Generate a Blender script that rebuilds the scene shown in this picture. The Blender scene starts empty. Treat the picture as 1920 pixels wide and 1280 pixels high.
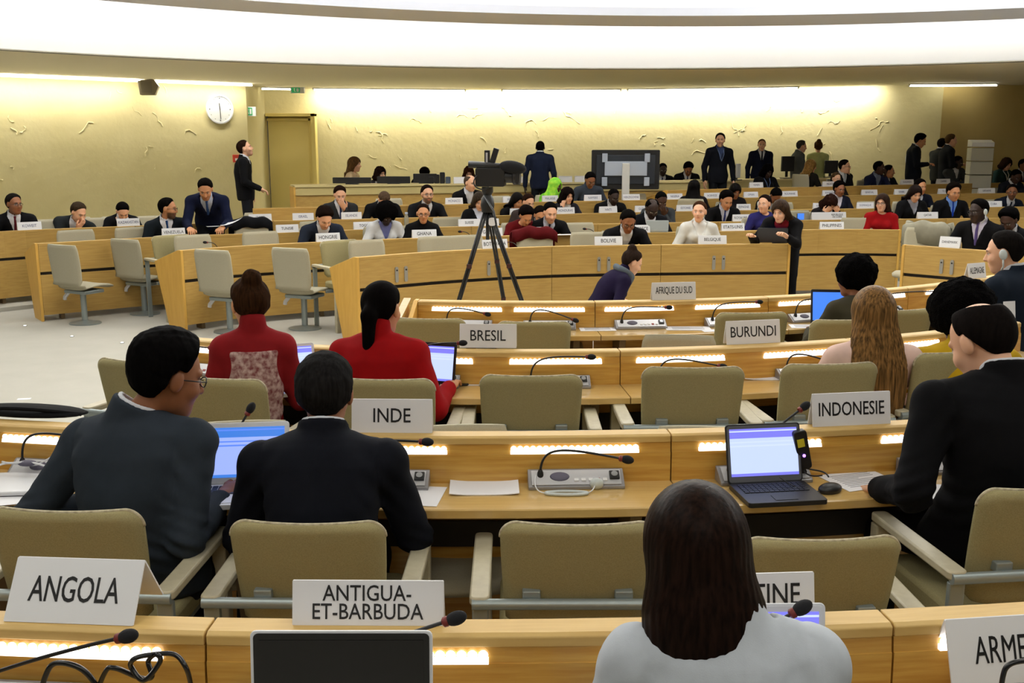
import bpy, bmesh, math, random
import numpy as np
from mathutils import Vector, Matrix, Quaternion

C = bpy.context.scene.collection
SC = bpy.context.scene
PI = math.pi
# ------------------------------------------------------------------ camera
F_PX, CAM_H, PITCH = 1900.0, 2.0, math.radians(11.17)
cam = bpy.data.objects.new('camera', bpy.data.cameras.new('camera'))
C.objects.link(cam)
cam.data.sensor_width = 36.0
cam.data.lens = 36.0 * F_PX / 1920.0
cam.data.clip_end = 200
cam.location = (0, 0, CAM_H)
cam.rotation_euler = (PI / 2 - PITCH, 0, 0)
SC.camera = cam
# ------------------------------------------------------------------ colour management, world
SC.view_settings.view_transform = 'Standard'
SC.view_settings.look = 'None'
SC.view_settings.gamma = 1.0
SC.view_settings.use_curve_mapping = False
SC.view_settings.exposure = 0.45
SC.cycles.use_denoising = True
SC.cycles.max_bounces = 8
SC.cycles.diffuse_bounces = 4
SC.cycles.caustics_reflective = False
SC.cycles.caustics_refractive = False
SC.cycles.sample_clamp_indirect = 6.0
w = bpy.data.worlds.new('world'); SC.world = w
w.use_nodes = True
w.node_tree.nodes['Background'].inputs[0].default_value = (0.9, 0.9, 0.85, 1)
w.node_tree.nodes['Background'].inputs[1].default_value = 0.03


def area_light(name, loc, target, sx, sy, power, col):
    d = bpy.data.lights.new(name, 'AREA')
    d.shape = 'RECTANGLE'; d.size = sx; d.size_y = sy; d.energy = power; d.color = col
    o = bpy.data.objects.new(name, d); C.objects.link(o)
    o.location = loc
    o.rotation_euler = (Vector(target) - Vector(loc)).to_track_quat('-Z', 'Y').to_euler()
    return o


# large lamps recessed in the dome above the middle of the hall
DOWN = 62
for lx, ly in ((-3.0, 7.0), (3.2, 7.5), (0.0, 10.5), (-3.6, 12.2), (4.6, 12.2)):
    area_light('dome_lamp', (lx, ly, 5.2), (lx, ly, 0), 2.4, 2.4, DOWN, (1.0, 0.98, 0.92))
for lx, ly in ((-2.6, 1.6), (2.8, 1.8), (0.2, -1.8)):
    area_light('dome_lamp', (lx, ly, 5.0), (lx, ly + .3, 0), 2.4, 2.4, 44, (1.0, 0.98, 0.92))

# ------------------------------------------------------------------ pixel geometry (1920 x 1280)
SP, CP = math.sin(PITCH), math.cos(PITCH)


def W(px, py, D):
    """world point on the plane Y = D that the ray of a photo pixel meets"""
    a, b = (px - 960.0) / F_PX, (640.0 - py) / F_PX
    dy, dz = CP + b * SP, -SP + b * CP
    t = D / dy
    return Vector((a * t, D, CAM_H + dz * t))


def G(px, py, z=0.0):
    """world point at height z"""
    a, b = (px - 960.0) / F_PX, (640.0 - py) / F_PX
    dy, dz = CP + b * SP, -SP + b * CP
    t = (z - CAM_H) / dz
    return Vector((a * t, dy * t, z))


def proj(p):
    dep = p[1] * CP - (p[2] - CAM_H) * SP
    up = p[1] * SP + (p[2] - CAM_H) * CP
    return 960 + F_PX * p[0] / dep, 640 - F_PX * up / dep


# ------------------------------------------------------------------ materials
MATS = {}


def mat(name, col, rough=0.6, metal=0.0, emit=None, estr=0.0, noise=None, bump=None, attr=False, coat=0.0, spec=0.5,
        stretch=(1, 1, 1), trans=0.0):
    """noise = (scale, amount, second colour)"""
    if name in MATS: return MATS[name]
    m = bpy.data.materials.new(name); m.use_nodes = True
    nt = m.node_tree; N = nt.nodes; L = nt.links
    b = N['Principled BSDF']
    b.inputs['Base Color'].default_value = (*col, 1)
    b.inputs['Roughness'].default_value = rough
    b.inputs['Metallic'].default_value = metal
    b.inputs['Specular IOR Level'].default_value = spec
    b.inputs['Coat Weight'].default_value = coat
    b.inputs['Coat Roughness'].default_value = 0.05
    b.inputs['Transmission Weight'].default_value = trans
    if emit:
        b.inputs['Emission Color'].default_value = (*emit, 1)
        b.inputs['Emission Strength'].default_value = estr
    if noise or bump:
        tc = N.new('ShaderNodeTexCoord'); mp = N.new('ShaderNodeMapping')
        mp.inputs['Scale'].default_value = stretch
        L.new(tc.outputs['Object'], mp.inputs['Vector'])
    if attr:
        at = N.new('ShaderNodeAttribute'); at.attribute_name = 'tint'
        L.new(at.outputs['Color'], b.inputs['Base Color'])
    elif noise:
        sc, amt, c2 = noise
        nz = N.new('ShaderNodeTexNoise'); nz.inputs['Scale'].default_value = sc
        nz.inputs['Detail'].default_value = 5
        L.new(mp.outputs['Vector'], nz.inputs['Vector'])
        mx = N.new('ShaderNodeMix'); mx.data_type = 'RGBA'
        mx.inputs['A'].default_value = (*col, 1); mx.inputs['B'].default_value = (*c2, 1)
        mr = N.new('ShaderNodeMapRange')
        mr.inputs['From Min'].default_value = 0.35; mr.inputs['From Max'].default_value = 0.65
        mr.inputs['To Max'].default_value = amt
        L.new(nz.outputs['Fac'], mr.inputs['Value'])
        L.new(mr.outputs['Result'], mx.inputs['Factor'])
        L.new(mx.outputs['Result'], b.inputs['Base Color'])
    if bump:
        nb = N.new('ShaderNodeTexNoise'); nb.inputs['Scale'].default_value = bump[0]
        L.new(mp.outputs['Vector'], nb.inputs['Vector'])
        bn = N.new('ShaderNodeBump'); bn.inputs['Strength'].default_value = bump[1]
        bn.inputs['Distance'].default_value = bump[2] if len(bump) > 2 else 0.002
        L.new(nb.outputs['Fac'], bn.inputs['Height'])
        L.new(bn.outputs['Normal'], b.inputs['Normal'])
    MATS[name] = m
    return m


def S(r, g, b):
    """sRGB bytes to linear"""
    f = lambda c: ((c / 255 + 0.055) / 1.055) ** 2.4 if c > 10 else c / 255 / 12.92
    return (f(r), f(g), f(b))


WOOD = mat('oak_veneer', S(208, 163, 78), 0.35, noise=(4.0, 0.9, S(186, 134, 52)), stretch=(1.0, 9.0, 16.0), coat=0.25)
WOODTOP = mat('oak_tabletop', S(208, 174, 108), 0.3, noise=(5.0, 0.5, S(190, 152, 84)), stretch=(1.0, 16.0, 9.0), coat=1.0)
WOODEDGE = mat('oak_edge', S(206, 158, 78), 0.4, noise=(4.0, 0.5, S(184, 134, 60)), stretch=(1.0, 9.0, 9.0), coat=0.15)
PANEL = mat('oak_panel', S(188, 152, 80), 0.5, noise=(4.0, 0.6, S(166, 128, 62)), stretch=(1.0, 7.0, 14.0))
ENDWOOD = mat('oak_end', S(214, 168, 78), 0.5, noise=(4.0, 0.5, S(198, 148, 60)), stretch=(6.0, 6.0, 1.2))
DARK = mat('dark_slot', S(34, 28, 24), 0.7)
FABRIC = mat('beige_fabric', S(160, 151, 112), 0.95, noise=(260, 0.5, S(134, 125, 88)), bump=(700, 0.35, 0.001), spec=0.1)
PALEFAB = mat('pale_fabric', S(176, 170, 148), 0.95, noise=(240, 0.4, S(156, 150, 128)), bump=(700, 0.3, 0.001), spec=0.1)
PIPING = mat('worn_piping', S(198, 188, 160), 0.9, noise=(60, 0.6, S(120, 108, 84)))
ARMPAD = mat('arm_pad', S(184, 176, 150), 0.45, noise=(30, 0.4, S(160, 150, 124)))
METAL = mat('grey_metal', S(150, 160, 160), 0.4, metal=0.55)
STEEL = mat('steel', S(170, 172, 176), 0.3, metal=0.8)
SILVER = mat('silver_plastic', S(200, 200, 204), 0.3, metal=0.35)
BLACK = mat('black_plastic', S(18, 18, 20), 0.45)
RUBBER = mat('black_foam', S(20, 20, 24), 0.95, bump=(500, 0.5, 0.001))
REDRING = mat('red_ring', S(110, 24, 18), 0.5)
WHITE = mat('white_card', S(226, 226, 228), 0.4)
PAPER = mat('paper', S(232, 232, 236), 0.7)
INK = mat('black_ink', S(16, 16, 18), 0.5)
BLUEINK = mat('faint_ink', S(84, 88, 120), 0.6)
LED = mat('led_light', (1, 1, 1), 0.5, emit=(1.0, 0.98, 0.94), estr=2.2)
DIFFUSER = mat('led_diffuser', (1, 1, 1), 0.5, emit=(1.0, 0.98, 0.93), estr=1.3)
TUBE = mat('fluorescent_tube', (1, 1, 1), 0.5, emit=(1.0, 0.98, 0.88), estr=9.0)

# ------------------------------------------------------------------ builders


class MB:
    def __init__(s): s.v = []; s.f = []

    def add(s, vs, fs):
        n = len(s.v); s.v += [tuple(p) for p in vs]; s.f += [tuple(i + n for i in f) for f in fs]; return s

    def box(s, c, d, M=None):
        x, y, z = c; a, b, h = d[0] / 2, d[1] / 2, d[2] / 2
        vs = [Vector((x + i * a, y + j * b, z + k * h)) for i in (-1, 1) for j in (-1, 1) for k in (-1, 1)]
        if M: vs = [M @ p for p in vs]
        return s.add(vs, [(0, 1, 3, 2), (4, 6, 7, 5), (0, 4, 5, 1), (2, 3, 7, 6), (0, 2, 6, 4), (1, 5, 7, 3)])

    def rbox(s, c, d, r, axis=2, seg=5, M=None):
        """box with rounded corners about one axis"""
        a, b = [i for i in range(3) if i != axis]
        ha, hb, hz = d[a] / 2 - r, d[b] / 2 - r, d[axis] / 2
        pts = []
        for k, (sa, sb) in enumerate(((1, 1), (-1, 1), (-1, -1), (1, -1))):
            for i in range(seg + 1):
                t = (k + i / seg) * PI / 2
                pts.append((sa * ha + r * math.cos(t), sb * hb + r * math.sin(t)))
        n = len(pts); vs = []
        for z in (-hz, hz):
            for p in pts:
                q = [0, 0, 0]; q[a] = c[a] + p[0]; q[b] = c[b] + p[1]; q[axis] = c[axis] + z
                vs.append(M @ Vector(q) if M else Vector(q))
        fs = [tuple(range(n - 1, -1, -1)), tuple(range(n, 2 * n))] + [(i, (i + 1) % n, n + (i + 1) % n, n + i) for i in range(n)]
        return s.add(vs, fs)

    def tube(s, pts, r, seg=8, cap=True):
        pts = [Vector(p) for p in pts]; n = len(pts)
        rs = r if isinstance(r, (list, tuple)) else [r] * n
        vs = []; up = None
        for i, p in enumerate(pts):
            t = (pts[min(i + 1, n - 1)] - pts[max(i - 1, 0)])
            t = t.normalized() if t.length > 1e-9 else Vector((0, 0, 1))
            if up is None:
                up = Vector((0, 0, 1)) if abs(t.z) < 0.9 else Vector((1, 0, 0))
            u = t.cross(up)
            if u.length < 1e-6: u = t.orthogonal()
            u.normalize(); v = u.cross(t).normalized(); up = v
            for k in range(seg):
                a = 2 * PI * k / seg
                vs.append(p + (u * math.cos(a) + v * math.sin(a)) * rs[i])
        fs = [(i * seg + k, i * seg + (k + 1) % seg, (i + 1) * seg + (k + 1) % seg, (i + 1) * seg + k) for i in range(n - 1) for k in range(seg)]
        if cap: fs += [tuple(range(seg - 1, -1, -1)), tuple((n - 1) * seg + k for k in range(seg))]
        return s.add(vs, fs)

    def lathe(s, prof, seg=20, M=None):
        vs = []; n = len(prof)
        for r, z in prof:
            for k in range(seg):
                a = 2 * PI * k / seg; p = Vector((r * math.cos(a), r * math.sin(a), z)); vs.append(M @ p if M else p)
        fs = [(i * seg + k, i * seg + (k + 1) % seg, (i + 1) * seg + (k + 1) % seg, (i + 1) * seg + k) for i in range(n - 1) for k in range(seg)]
        fs += [tuple(range(seg - 1, -1, -1)), tuple((n - 1) * seg + k for k in range(seg))]
        return s.add(vs, fs)

    def ball(s, c, r, seg=12, rings=8, M=None):
        r = r if isinstance(r, (tuple, list)) else (r, r, r)
        vs = []; fs = []
        for i in range(rings + 1):
            t = PI * i / rings
            for k in range(seg):
                a = 2 * PI * k / seg
                p = Vector((c[0] + r[0] * math.sin(t) * math.cos(a), c[1] + r[1] * math.sin(t) * math.sin(a), c[2] + r[2] * math.cos(t)))
                vs.append(M @ p if M else p)
        for i in range(rings):
            for k in range(seg):
                fs.append((i * seg + k, (i + 1) * seg + k, (i + 1) * seg + (k + 1) % seg, i * seg + (k + 1) % seg))
        return s.add(vs, fs)

    def prism(s, poly, a0, a1, axes=(1, 2, 0), M=None):
        """poly in (axes0, axes1), extruded along axes2"""
        n = len(poly); vs = []
        for a in (a0, a1):
            for p in poly:
                q = [0, 0, 0]; q[axes[0]] = p[0]; q[axes[1]] = p[1]; q[axes[2]] = a
                vs.append(M @ Vector(q) if M else Vector(q))
        return s.add(vs, [tuple(range(n - 1, -1, -1)), tuple(range(n, 2 * n))] + [(i, (i + 1) % n, n + (i + 1) % n, n + i) for i in range(n)])

    def build(s, name, m, parent=None, smooth=False, bevel=0.0, seg=2):
        me = bpy.data.meshes.new(name); me.from_pydata(s.v, [], s.f)
        bm = bmesh.new(); bm.from_mesh(me); bmesh.ops.remove_doubles(bm, verts=bm.verts, dist=1e-6)
        bmesh.ops.recalc_face_normals(bm, faces=bm.faces); bm.to_mesh(me); bm.free()
        return link(name, me, m, parent, smooth, bevel, seg)


def link(name, me, m, parent=None, smooth=False, bevel=0.0, seg=2):
    if m is not None: me.materials.append(m)
    if smooth:
        me.polygons.foreach_set('use_smooth', [True] * len(me.polygons))
        if smooth != 'all': me.set_sharp_from_angle(angle=math.radians(40))
    o = bpy.data.objects.new(name, me); C.objects.link(o)
    if parent is not None: o.parent = parent
    if bevel:
        b = o.modifiers.new('bevel', 'BEVEL'); b.width = bevel; b.segments = seg; b.limit_method = 'ANGLE'
        b.angle_limit = math.radians(35)
    return o


def tag(o, label, cat, group=None):
    o['label'] = label; o['category'] = cat
    if group: o['group'] = group
    return o


def struct(o):
    o['kind'] = 'structure'; return o


def thing(name, label, cat, loc=(0, 0, 0), rz=0.0, group=None):
    o = bpy.data.objects.new(name, None); C.objects.link(o)
    o.empty_display_size = 0.1
    o.location = loc; o.rotation_euler = (0, 0, rz)
    return tag(o, label, cat, group)


def dup(root, loc, rz, label, group=None, sc=None):
    """a copy of a thing with copies of its parts and sub-parts"""
    r = root.copy(); C.objects.link(r); r.location = loc; r.rotation_euler = (root.rotation_euler[0], root.rotation_euler[1], rz)
    if sc: r.scale = sc
    r['label'] = label
    if group: r['group'] = group
    for ch in KIDS[root.name]:
        c = ch.copy(); C.objects.link(c); c.parent = r
        for g in KIDS.get(ch.name, ()):
            d = g.copy(); C.objects.link(d); d.parent = c
    return r


KIDS = {}


def remember(root):
    for o in bpy.data.objects:
        if o.parent is not None: pass
    KIDS[root.name] = [o for o in bpy.data.objects if o.parent == root]
    for k in KIDS[root.name]: KIDS[k.name] = [o for o in bpy.data.objects if o.parent == k]
    return root


def text_mesh(txt, height, width=None, bold=0.0, xs=0.84, name='lettering'):
    cu = bpy.data.curves.new('txt', 'FONT'); cu.body = txt; cu.size = 1.0
    cu.align_x = 'CENTER'; cu.align_y = 'CENTER'; cu.offset = bold; cu.extrude = 0.002; cu.space_line = 0.82
    cu.resolution_u = 3
    o = bpy.data.objects.new('txt', cu); C.objects.link(o)
    dg = bpy.context.evaluated_depsgraph_get()
    me = bpy.data.meshes.new_from_object(o.evaluated_get(dg)); me.name = name
    bpy.data.objects.remove(o); bpy.data.curves.remove(cu)
    co = np.zeros(len(me.vertices) * 3); me.vertices.foreach_get('co', co); co = co.reshape(-1, 3)
    nl = txt.count('\n') + 1
    hh = co[:, 1].max() - co[:, 1].min(); ww = co[:, 0].max() - co[:, 0].min()
    k = height * nl * (1 + 0.25 * (nl - 1) / nl) / hh
    kx = k * xs
    if width and ww * kx > width: kx = width / ww
    co[:, 0] = (co[:, 0] - (co[:, 0].max() + co[:, 0].min()) / 2) * kx
    co[:, 1] = (co[:, 1] - (co[:, 1].max() + co[:, 1].min()) / 2) * k
    co[:, 2] *= 0.3
    me.vertices.foreach_set('co', co.ravel()); me.update()
    return me


# ------------------------------------------------------------------ rows of desks as plan curves
class Row:
    def __init__(s, ctrl, top, floor, user):
        """ctrl: (x, y) control points of the outer top edge; user = +1 when people sit on the camera's side"""
        P = [Vector((p[0], p[1])) for p in ctrl]
        P = [2 * P[0] - P[1]] + P + [2 * P[-1] - P[-2]]
        pts = []
        for i in range(1, len(P) - 2):
            for k in range(24):
                t = k / 24
                pts.append(0.5 * ((2 * P[i]) + (P[i + 1] - P[i - 1]) * t + (2 * P[i - 1] - 5 * P[i] + 4 * P[i + 1] - P[i + 2]) * t * t
                                  + (3 * P[i] - P[i - 1] - 3 * P[i + 1] + P[i + 2]) * t ** 3))
        pts.append(P[-2])
        # smooth the plan curve
        a = np.array([(p.x, p.y) for p in pts])
        for _ in range(40): a[1:-1] = 0.5 * a[1:-1] + 0.25 * (a[:-2] + a[2:])
        s.p = a
        d = np.hypot(*(a[1:] - a[:-1]).T); s.c = np.concatenate([[0], np.cumsum(d)]); s.L = s.c[-1]
        s.top, s.floor, s.user = top, floor, user

    def pos(s, q):
        q0 = min(max(q, 0), s.L)
        v = Vector((np.interp(q0, s.c, s.p[:, 0]), np.interp(q0, s.c, s.p[:, 1])))
        return v + s.tan(q) * (q - q0)

    def tan(s, q):
        q = min(max(q, 0.03), s.L - 0.03)
        a = Vector((np.interp(q - .03, s.c, s.p[:, 0]), np.interp(q - .03, s.c, s.p[:, 1])))
        b = Vector((np.interp(q + .03, s.c, s.p[:, 0]), np.interp(q + .03, s.c, s.p[:, 1])))
        return (b - a).normalized()

    def at(s, q, v, z):
        t = s.tan(q); n = Vector((t.y, -t.x)) * s.user; p = s.pos(q) + n * v
        return Vector((p.x, p.y, z))

    def ang(s, q):
        t = s.tan(q); return math.atan2(t.y, t.x)

    def q_px(s, px, z=None, v=0.0):
        z = s.top if z is None else z
        lo, hi = -3.0, s.L + 3.0
        for _ in range(40):
            m = (lo + hi) / 2
            if proj(s.at(m, v, z))[0] < px: lo = m
            else: hi = m
        return (lo + hi) / 2

    def sweep(s, mb, q0, q1, prof, inv, seg=None):
        seg = seg or max(2, int((q1 - q0) / 0.25))
        n = len(prof); vs = []
        for i in range(seg + 1):
            q = q0 + (q1 - q0) * i / seg
            for v, z in prof: vs.append(inv @ s.at(q, v, z))
        fs = [(i * n + k, i * n + (k + 1) % n, (i + 1) * n + (k + 1) % n, (i + 1) * n + k) for i in range(seg) for k in range(n)]
        fs += [tuple(range(n - 1, -1, -1)), tuple(seg * n + k for k in range(n))]
        mb.add(vs, fs); return mb


def arc_row(cx, d0, R, x0, x1, top, floor=0.0, user=1):
    """outer edge of a desk row: circle with its nearest point at (cx, d0), centre farther away"""
    pts = []
    for i in range(15):
        x = x0 + (x1 - x0) * i / 14; a = math.asin(max(-1, min(1, (x - cx) / R)))
        pts.append((x, d0 + R * (1 - math.cos(a))))
    return Row(pts, top, floor, user)


def px_row(pts, top, floor):
    return Row([tuple(G(x, y, top)[:2]) for x, y in pts], top, floor, -1)


HN, TN = 0.94, 0.765
ROW1 = arc_row(-0.2, 2.128, 11.0, -2.2, 2.6, HN)
ROW2 = arc_row(-0.2, 3.645, 9.5, -2.9, 3.3, HN)
ROW3 = arc_row(0.08, 5.17, 5.4, -1.93, 3.6, HN)
ROW4 = arc_row(0.2, 6.80, 5.7, -0.66, 4.6, HN)
HF = 0.87
ROWA = px_row([(668, 483), (830, 471), (1035, 462), (1240, 459), (1483, 457)], HF, 0)
ROWX = px_row([(1692, 459), (1850, 470), (1965, 481)], HF, 0)
ROWB = px_row([(338, 470), (440, 462), (617, 453), (797, 446), (1040, 440), (1376, 433), (1562, 430), (1690, 431)], HF, 0)
ROWC = px_row([(65, 457), (327, 443), (540, 436), (685, 430), (895, 424), (1395, 415), (1556, 412), (1741, 410), (1990, 408)], 0.88, 0)
ROWD = px_row([(-40, 437), (57, 431), (242, 424), (480, 415), (660, 411), (1062, 401), (1285, 396), (1540, 392), (1960, 387)], 0.93, 0.05)
ROWE = px_row([(470, 391), (850, 383), (1030, 378), (1265, 374), (1556, 367), (1960, 361)], 1.05, 0.17)
ROWF = px_row([(1250, 357), (1420, 352), (1555, 350), (1702, 346), (1970, 341)], 1.175, 0.30)
NEAR = {1: ROW1, 2: ROW2, 3: ROW3, 4: ROW4}
# ================================================================== THE ROOM
def strip_mesh(name, m, rings, smooth=True, closed=False):
    """rings: list of equal-length point lists"""
    mb = MB(); n = len(rings[0]); vs = [p for r in rings for p in r]
    fs = [(i * n + k, i * n + k + 1, (i + 1) * n + k + 1, (i + 1) * n + k) for i in range(len(rings) - 1) for k in range(n - 1)]
    mb.add(vs, fs)
    return struct(mb.build(name, m, None, smooth))


CARPET = mat('carpet', S(184, 181, 170), 0.95, noise=(3.0, 0.35, S(172, 169, 158)), bump=(400, 0.4, 0.002), spec=0.1)
SOFFIT = mat('soffit_paint', S(244, 236, 210), 0.8)
DOMEW = mat('dome_paint', S(240, 240, 238), 0.8)
RINGP = mat('ring_paint', S(226, 231, 246), 0.7)

# plaster with raised flecks
PLASTER = bpy.data.materials.new('plaster'); PLASTER.use_nodes = True
nt = PLASTER.node_tree; N = nt.nodes; L = nt.links
pb = N['Principled BSDF']; pb.inputs['Roughness'].default_value = 0.85
tc = N.new('ShaderNodeTexCoord')
nz = N.new('ShaderNodeTexNoise'); nz.inputs['Scale'].default_value = 1.3; nz.inputs['Detail'].default_value = 6
L.new(tc.outputs['Object'], nz.inputs['Vector'])
mx = N.new('ShaderNodeMix'); mx.data_type = 'RGBA'
mx.inputs['A'].default_value = (*S(215, 205, 160), 1); mx.inputs['B'].default_value = (*S(196, 184, 134), 1)
L.new(nz.outputs['Fac'], mx.inputs['Factor'])
L.new(mx.outputs['Result'], pb.inputs['Base Color'])
n2 = N.new('ShaderNodeTexNoise'); n2.inputs['Scale'].default_value = 9; n2.inputs['Detail'].default_value = 6
L.new(tc.outputs['Object'], n2.inputs['Vector'])
bp = N.new('ShaderNodeBump'); bp.inputs['Strength'].default_value = 0.35; bp.inputs['Distance'].default_value = 0.02
L.new(n2.outputs['Fac'], bp.inputs['Height']); L.new(bp.outputs['Normal'], pb.inputs['Normal'])
FLECK = mat('raised_plaster', S(224, 213, 168), 0.85)

mbf = MB(); mbf.box((0, 8, -0.1), (44, 60, 0.2)); struct(mbf.build('floor', CARPET))


def tier(name, row, v, z, z0=0.0):
    """raised step of the floor behind a plan curve"""
    mb = MB()
    n = 30; a = []; b = []
    for i in range(n + 1):
        q = -2 + (row.L + 4) * i / n
        p = row.at(q, v, z); a.append(p); b.append(Vector((p.x + (p.x - 2) * 0.9, p.y + 16, z)))
    m = len(a)
    vs = [(p.x, p.y, z0 - 0.05) for p in a] + [tuple(p) for p in a] + [tuple(p) for p in b]
    fs = [(i, i + 1, m + i + 1, m + i) for i in range(n)] + [(m + i, m + i + 1, 2 * m + i + 1, 2 * m + i) for i in range(n)]
    mb.add(vs, fs); return struct(mb.build(name, CARPET))


tier('floor_tier', ROWD, -0.25, 0.05)
tier('floor_tier', ROWE, -0.25, 0.17, 0.05)


def back_tier(name, c, r, z, z0):
    """higher steps follow a circle round the middle of the hall"""
    a0, a1 = math.radians(-30), math.radians(52)
    inn = []; out = []
    for i in range(31):
        a = a0 + (a1 - a0) * i / 30
        inn.append((c[0] + r * math.sin(a), c[1] + r * math.cos(a))); out.append((c[0] + 24 * math.sin(a), c[1] + 24 * math.cos(a)))
    mb = MB(); m = len(inn)
    vs = [(x, y, z0 - .05) for x, y in inn] + [(x, y, z) for x, y in inn] + [(x, y, z) for x, y in out]
    mb.add(vs, [(i, i + 1, m + i + 1, m + i) for i in range(m - 1)] + [(m + i, m + i + 1, 2 * m + i + 1, 2 * m + i) for i in range(m - 1)])
    struct(mb.build(name, CARPET))


tier('floor_tier', ROWF, -0.2, 0.30, 0.17)
BACKZ = 0.30

# walls (plan polylines)
def wall(name, pts, z0, z1, m=PLASTER, thick=0.25):
    mb = MB()
    P = [Vector((x, y, 0)) for x, y in pts]
    n = len(P); vs = []
    for i, p in enumerate(P):
        t = (P[min(i + 1, n - 1)] - P[max(i - 1, 0)]).normalized(); o = Vector((-t.y, t.x, 0)) * thick
        vs += [(p.x, p.y, z0), (p.x, p.y, z1), (p.x + o.x, p.y + o.y, z1), (p.x + o.x, p.y + o.y, z0)]
    fs = [(4 * i + k, 4 * i + (k + 1) % 4, 4 * i + 4 + (k + 1) % 4, 4 * i + 4 + k) for i in range(n - 1) for k in range(4)]
    fs += [(0, 1, 2, 3), tuple(4 * (n - 1) + k for k in (3, 2, 1, 0))]
    mb.add(vs, fs); return struct(mb.build(name, m))


def arc3(a, b, c, n=24):
    """points of the circle through three plan points"""
    ax, ay = a; bx, by = b; cx, cy = c
    d = 2 * (ax * (by - cy) + bx * (cy - ay) + cx * (ay - by))
    ux = ((ax * ax + ay * ay) * (by - cy) + (bx * bx + by * by) * (cy - ay) + (cx * cx + cy * cy) * (ay - by)) / d
    uy = ((ax * ax + ay * ay) * (cx - bx) + (bx * bx + by * by) * (ax - cx) + (cx * cx + cy * cy) * (bx - ax)) / d
    r = math.hypot(ax - ux, ay - uy); t0 = math.atan2(ax - ux, ay - uy); t1 = math.atan2(cx - ux, cy - uy)
    return [(ux + r * math.sin(t0 + (t1 - t0) * i / n), uy + r * math.cos(t0 + (t1 - t0) * i / n)) for i in range(n + 1)]


BACKW = arc3((-5.85, 24.0), (1.6, 25.0), (9.25, 22.35))
LEFTW = arc3((-14.5, 14.5), (-9.4, 19.2), (-5.72, 22.4), 16)
RIGHTW = [(9.25, 22.35), (12.2, 23.0), (15.5, 19), (18, 11)]
wall('wall_back', BACKW[2:], -0.1, 3.6)
wall('wall_left', LEFTW, -0.1, 3.6)
wall('wall_left', [(-5.72, 22.4), (-5.74, 24.3)], -0.1, 3.6)
wall('wall_right', RIGHTW, -0.1, 3.6, mat('shaded_plaster', S(206, 182, 118), 0.85, noise=(1.5, 0.5, S(190, 164, 98))))  # browner base colour stands in for the shade where the wall lamps stop
# the doorway at the left end of the back wall
dy = 24.05
wall('wall_back', [(-5.9, dy + .02), (BACKW[2][0], BACKW[2][1])], 2.62, 3.6)
DOORY = mat('door_paint', S(232, 214, 140), 0.55)
FRAMEY = mat('door_frame_paint', S(222, 202, 124), 0.5)
dd = bpy.data.objects.new('door_1', None); C.objects.link(dd); struct(dd)
x0, x1 = -5.72, BACKW[2][0]
xm = x1 + 0.03
MB().box(((x0 + xm) / 2, dy + .25, 1.53), (xm - x0, .04, 2.2)).build('door_leaf', DOORY, dd)
m = MB(); m.box((xm - .05, dy + .12, 1.53), (.1, .26, 2.2)); m.box(((x0 + xm) / 2, dy + .12, 2.6), (xm - x0, .26, .07))
m.box((xm - .16, dy + .2, 1.5), (.06, .1, 2.1)); m.box(((x0 + xm) / 2 - .06, dy + .2, 2.5), (xm - x0 - .1, .1, .06))
m.build('door_frame', FRAMEY, dd, bevel=.004)

# soffit round the dome
def ring_pts(c, r, z, a0=-100, a1=100, n=96):
    return [(c[0] + r * math.sin(math.radians(a0 + (a1 - a0) * i / n)), c[1] + r * math.cos(math.radians(a0 + (a1 - a0) * i / n)), z) for i in range(n + 1)]


SO = (1.77, 5.93)
strip_mesh('ceiling', SOFFIT, [ring_pts(SO, 11.98, 3.2), ring_pts(SO, 13.5, 3.2), ring_pts(SO, 15.5, 3.2), ring_pts(SO, 21.5, 3.2)])
strip_mesh('ceiling_trim', mat('edge_paint', S(150, 146, 130), 0.7), [ring_pts(SO, 11.98, 3.2), ring_pts(SO, 11.95, 3.215), ring_pts(SO, 11.98, 3.23)])
strip_mesh('ceiling_dome', DOMEW, [ring_pts(SO, r, z, -180, 180, 144) for r, z in ((11.99, 3.225), (11.9, 3.5), (11.6, 3.95), (11.1, 4.45), (10.3, 4.95), (9.0, 5.5), (7.2, 5.95), (5, 6.25), (2.5, 6.4), (0.01, 6.45))])
# floating light ring under the dome
ra = ring_pts((2.42, 4.13), 10.86, 3.6, -85, 85); rb_ = ring_pts((2.25, 3.32), 10.42, 3.6, -85, 85)
up = lambda r, h: [(x, y, z + h) for x, y, z in r]
strip_mesh('ceiling_ring', RINGP, [up(rb_, .1), rb_, ra, up(ra, .12), up(rb_, .1)], smooth=False)
# lamps standing in the trough on top of the ring, thrown outwards and up at the dome
for i in range(9):
    a = math.radians(-60 + 120 * i / 8)
    x, y = 2.35 + 10.2 * math.sin(a), 3.8 + 10.2 * math.cos(a)
    area_light('cove_lamp', (x, y, 3.85), (x + 3 * math.sin(a), y + 3 * math.cos(a), 5.0), 2.4, .25, 66, (1.0, .99, .96))
    area_light('cove_lamp', (x, y, 3.95), (x - 4 * math.sin(a), y - 4 * math.cos(a), 6.3), 2.4, .25, 34, (1.0, .99, .96))

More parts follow.
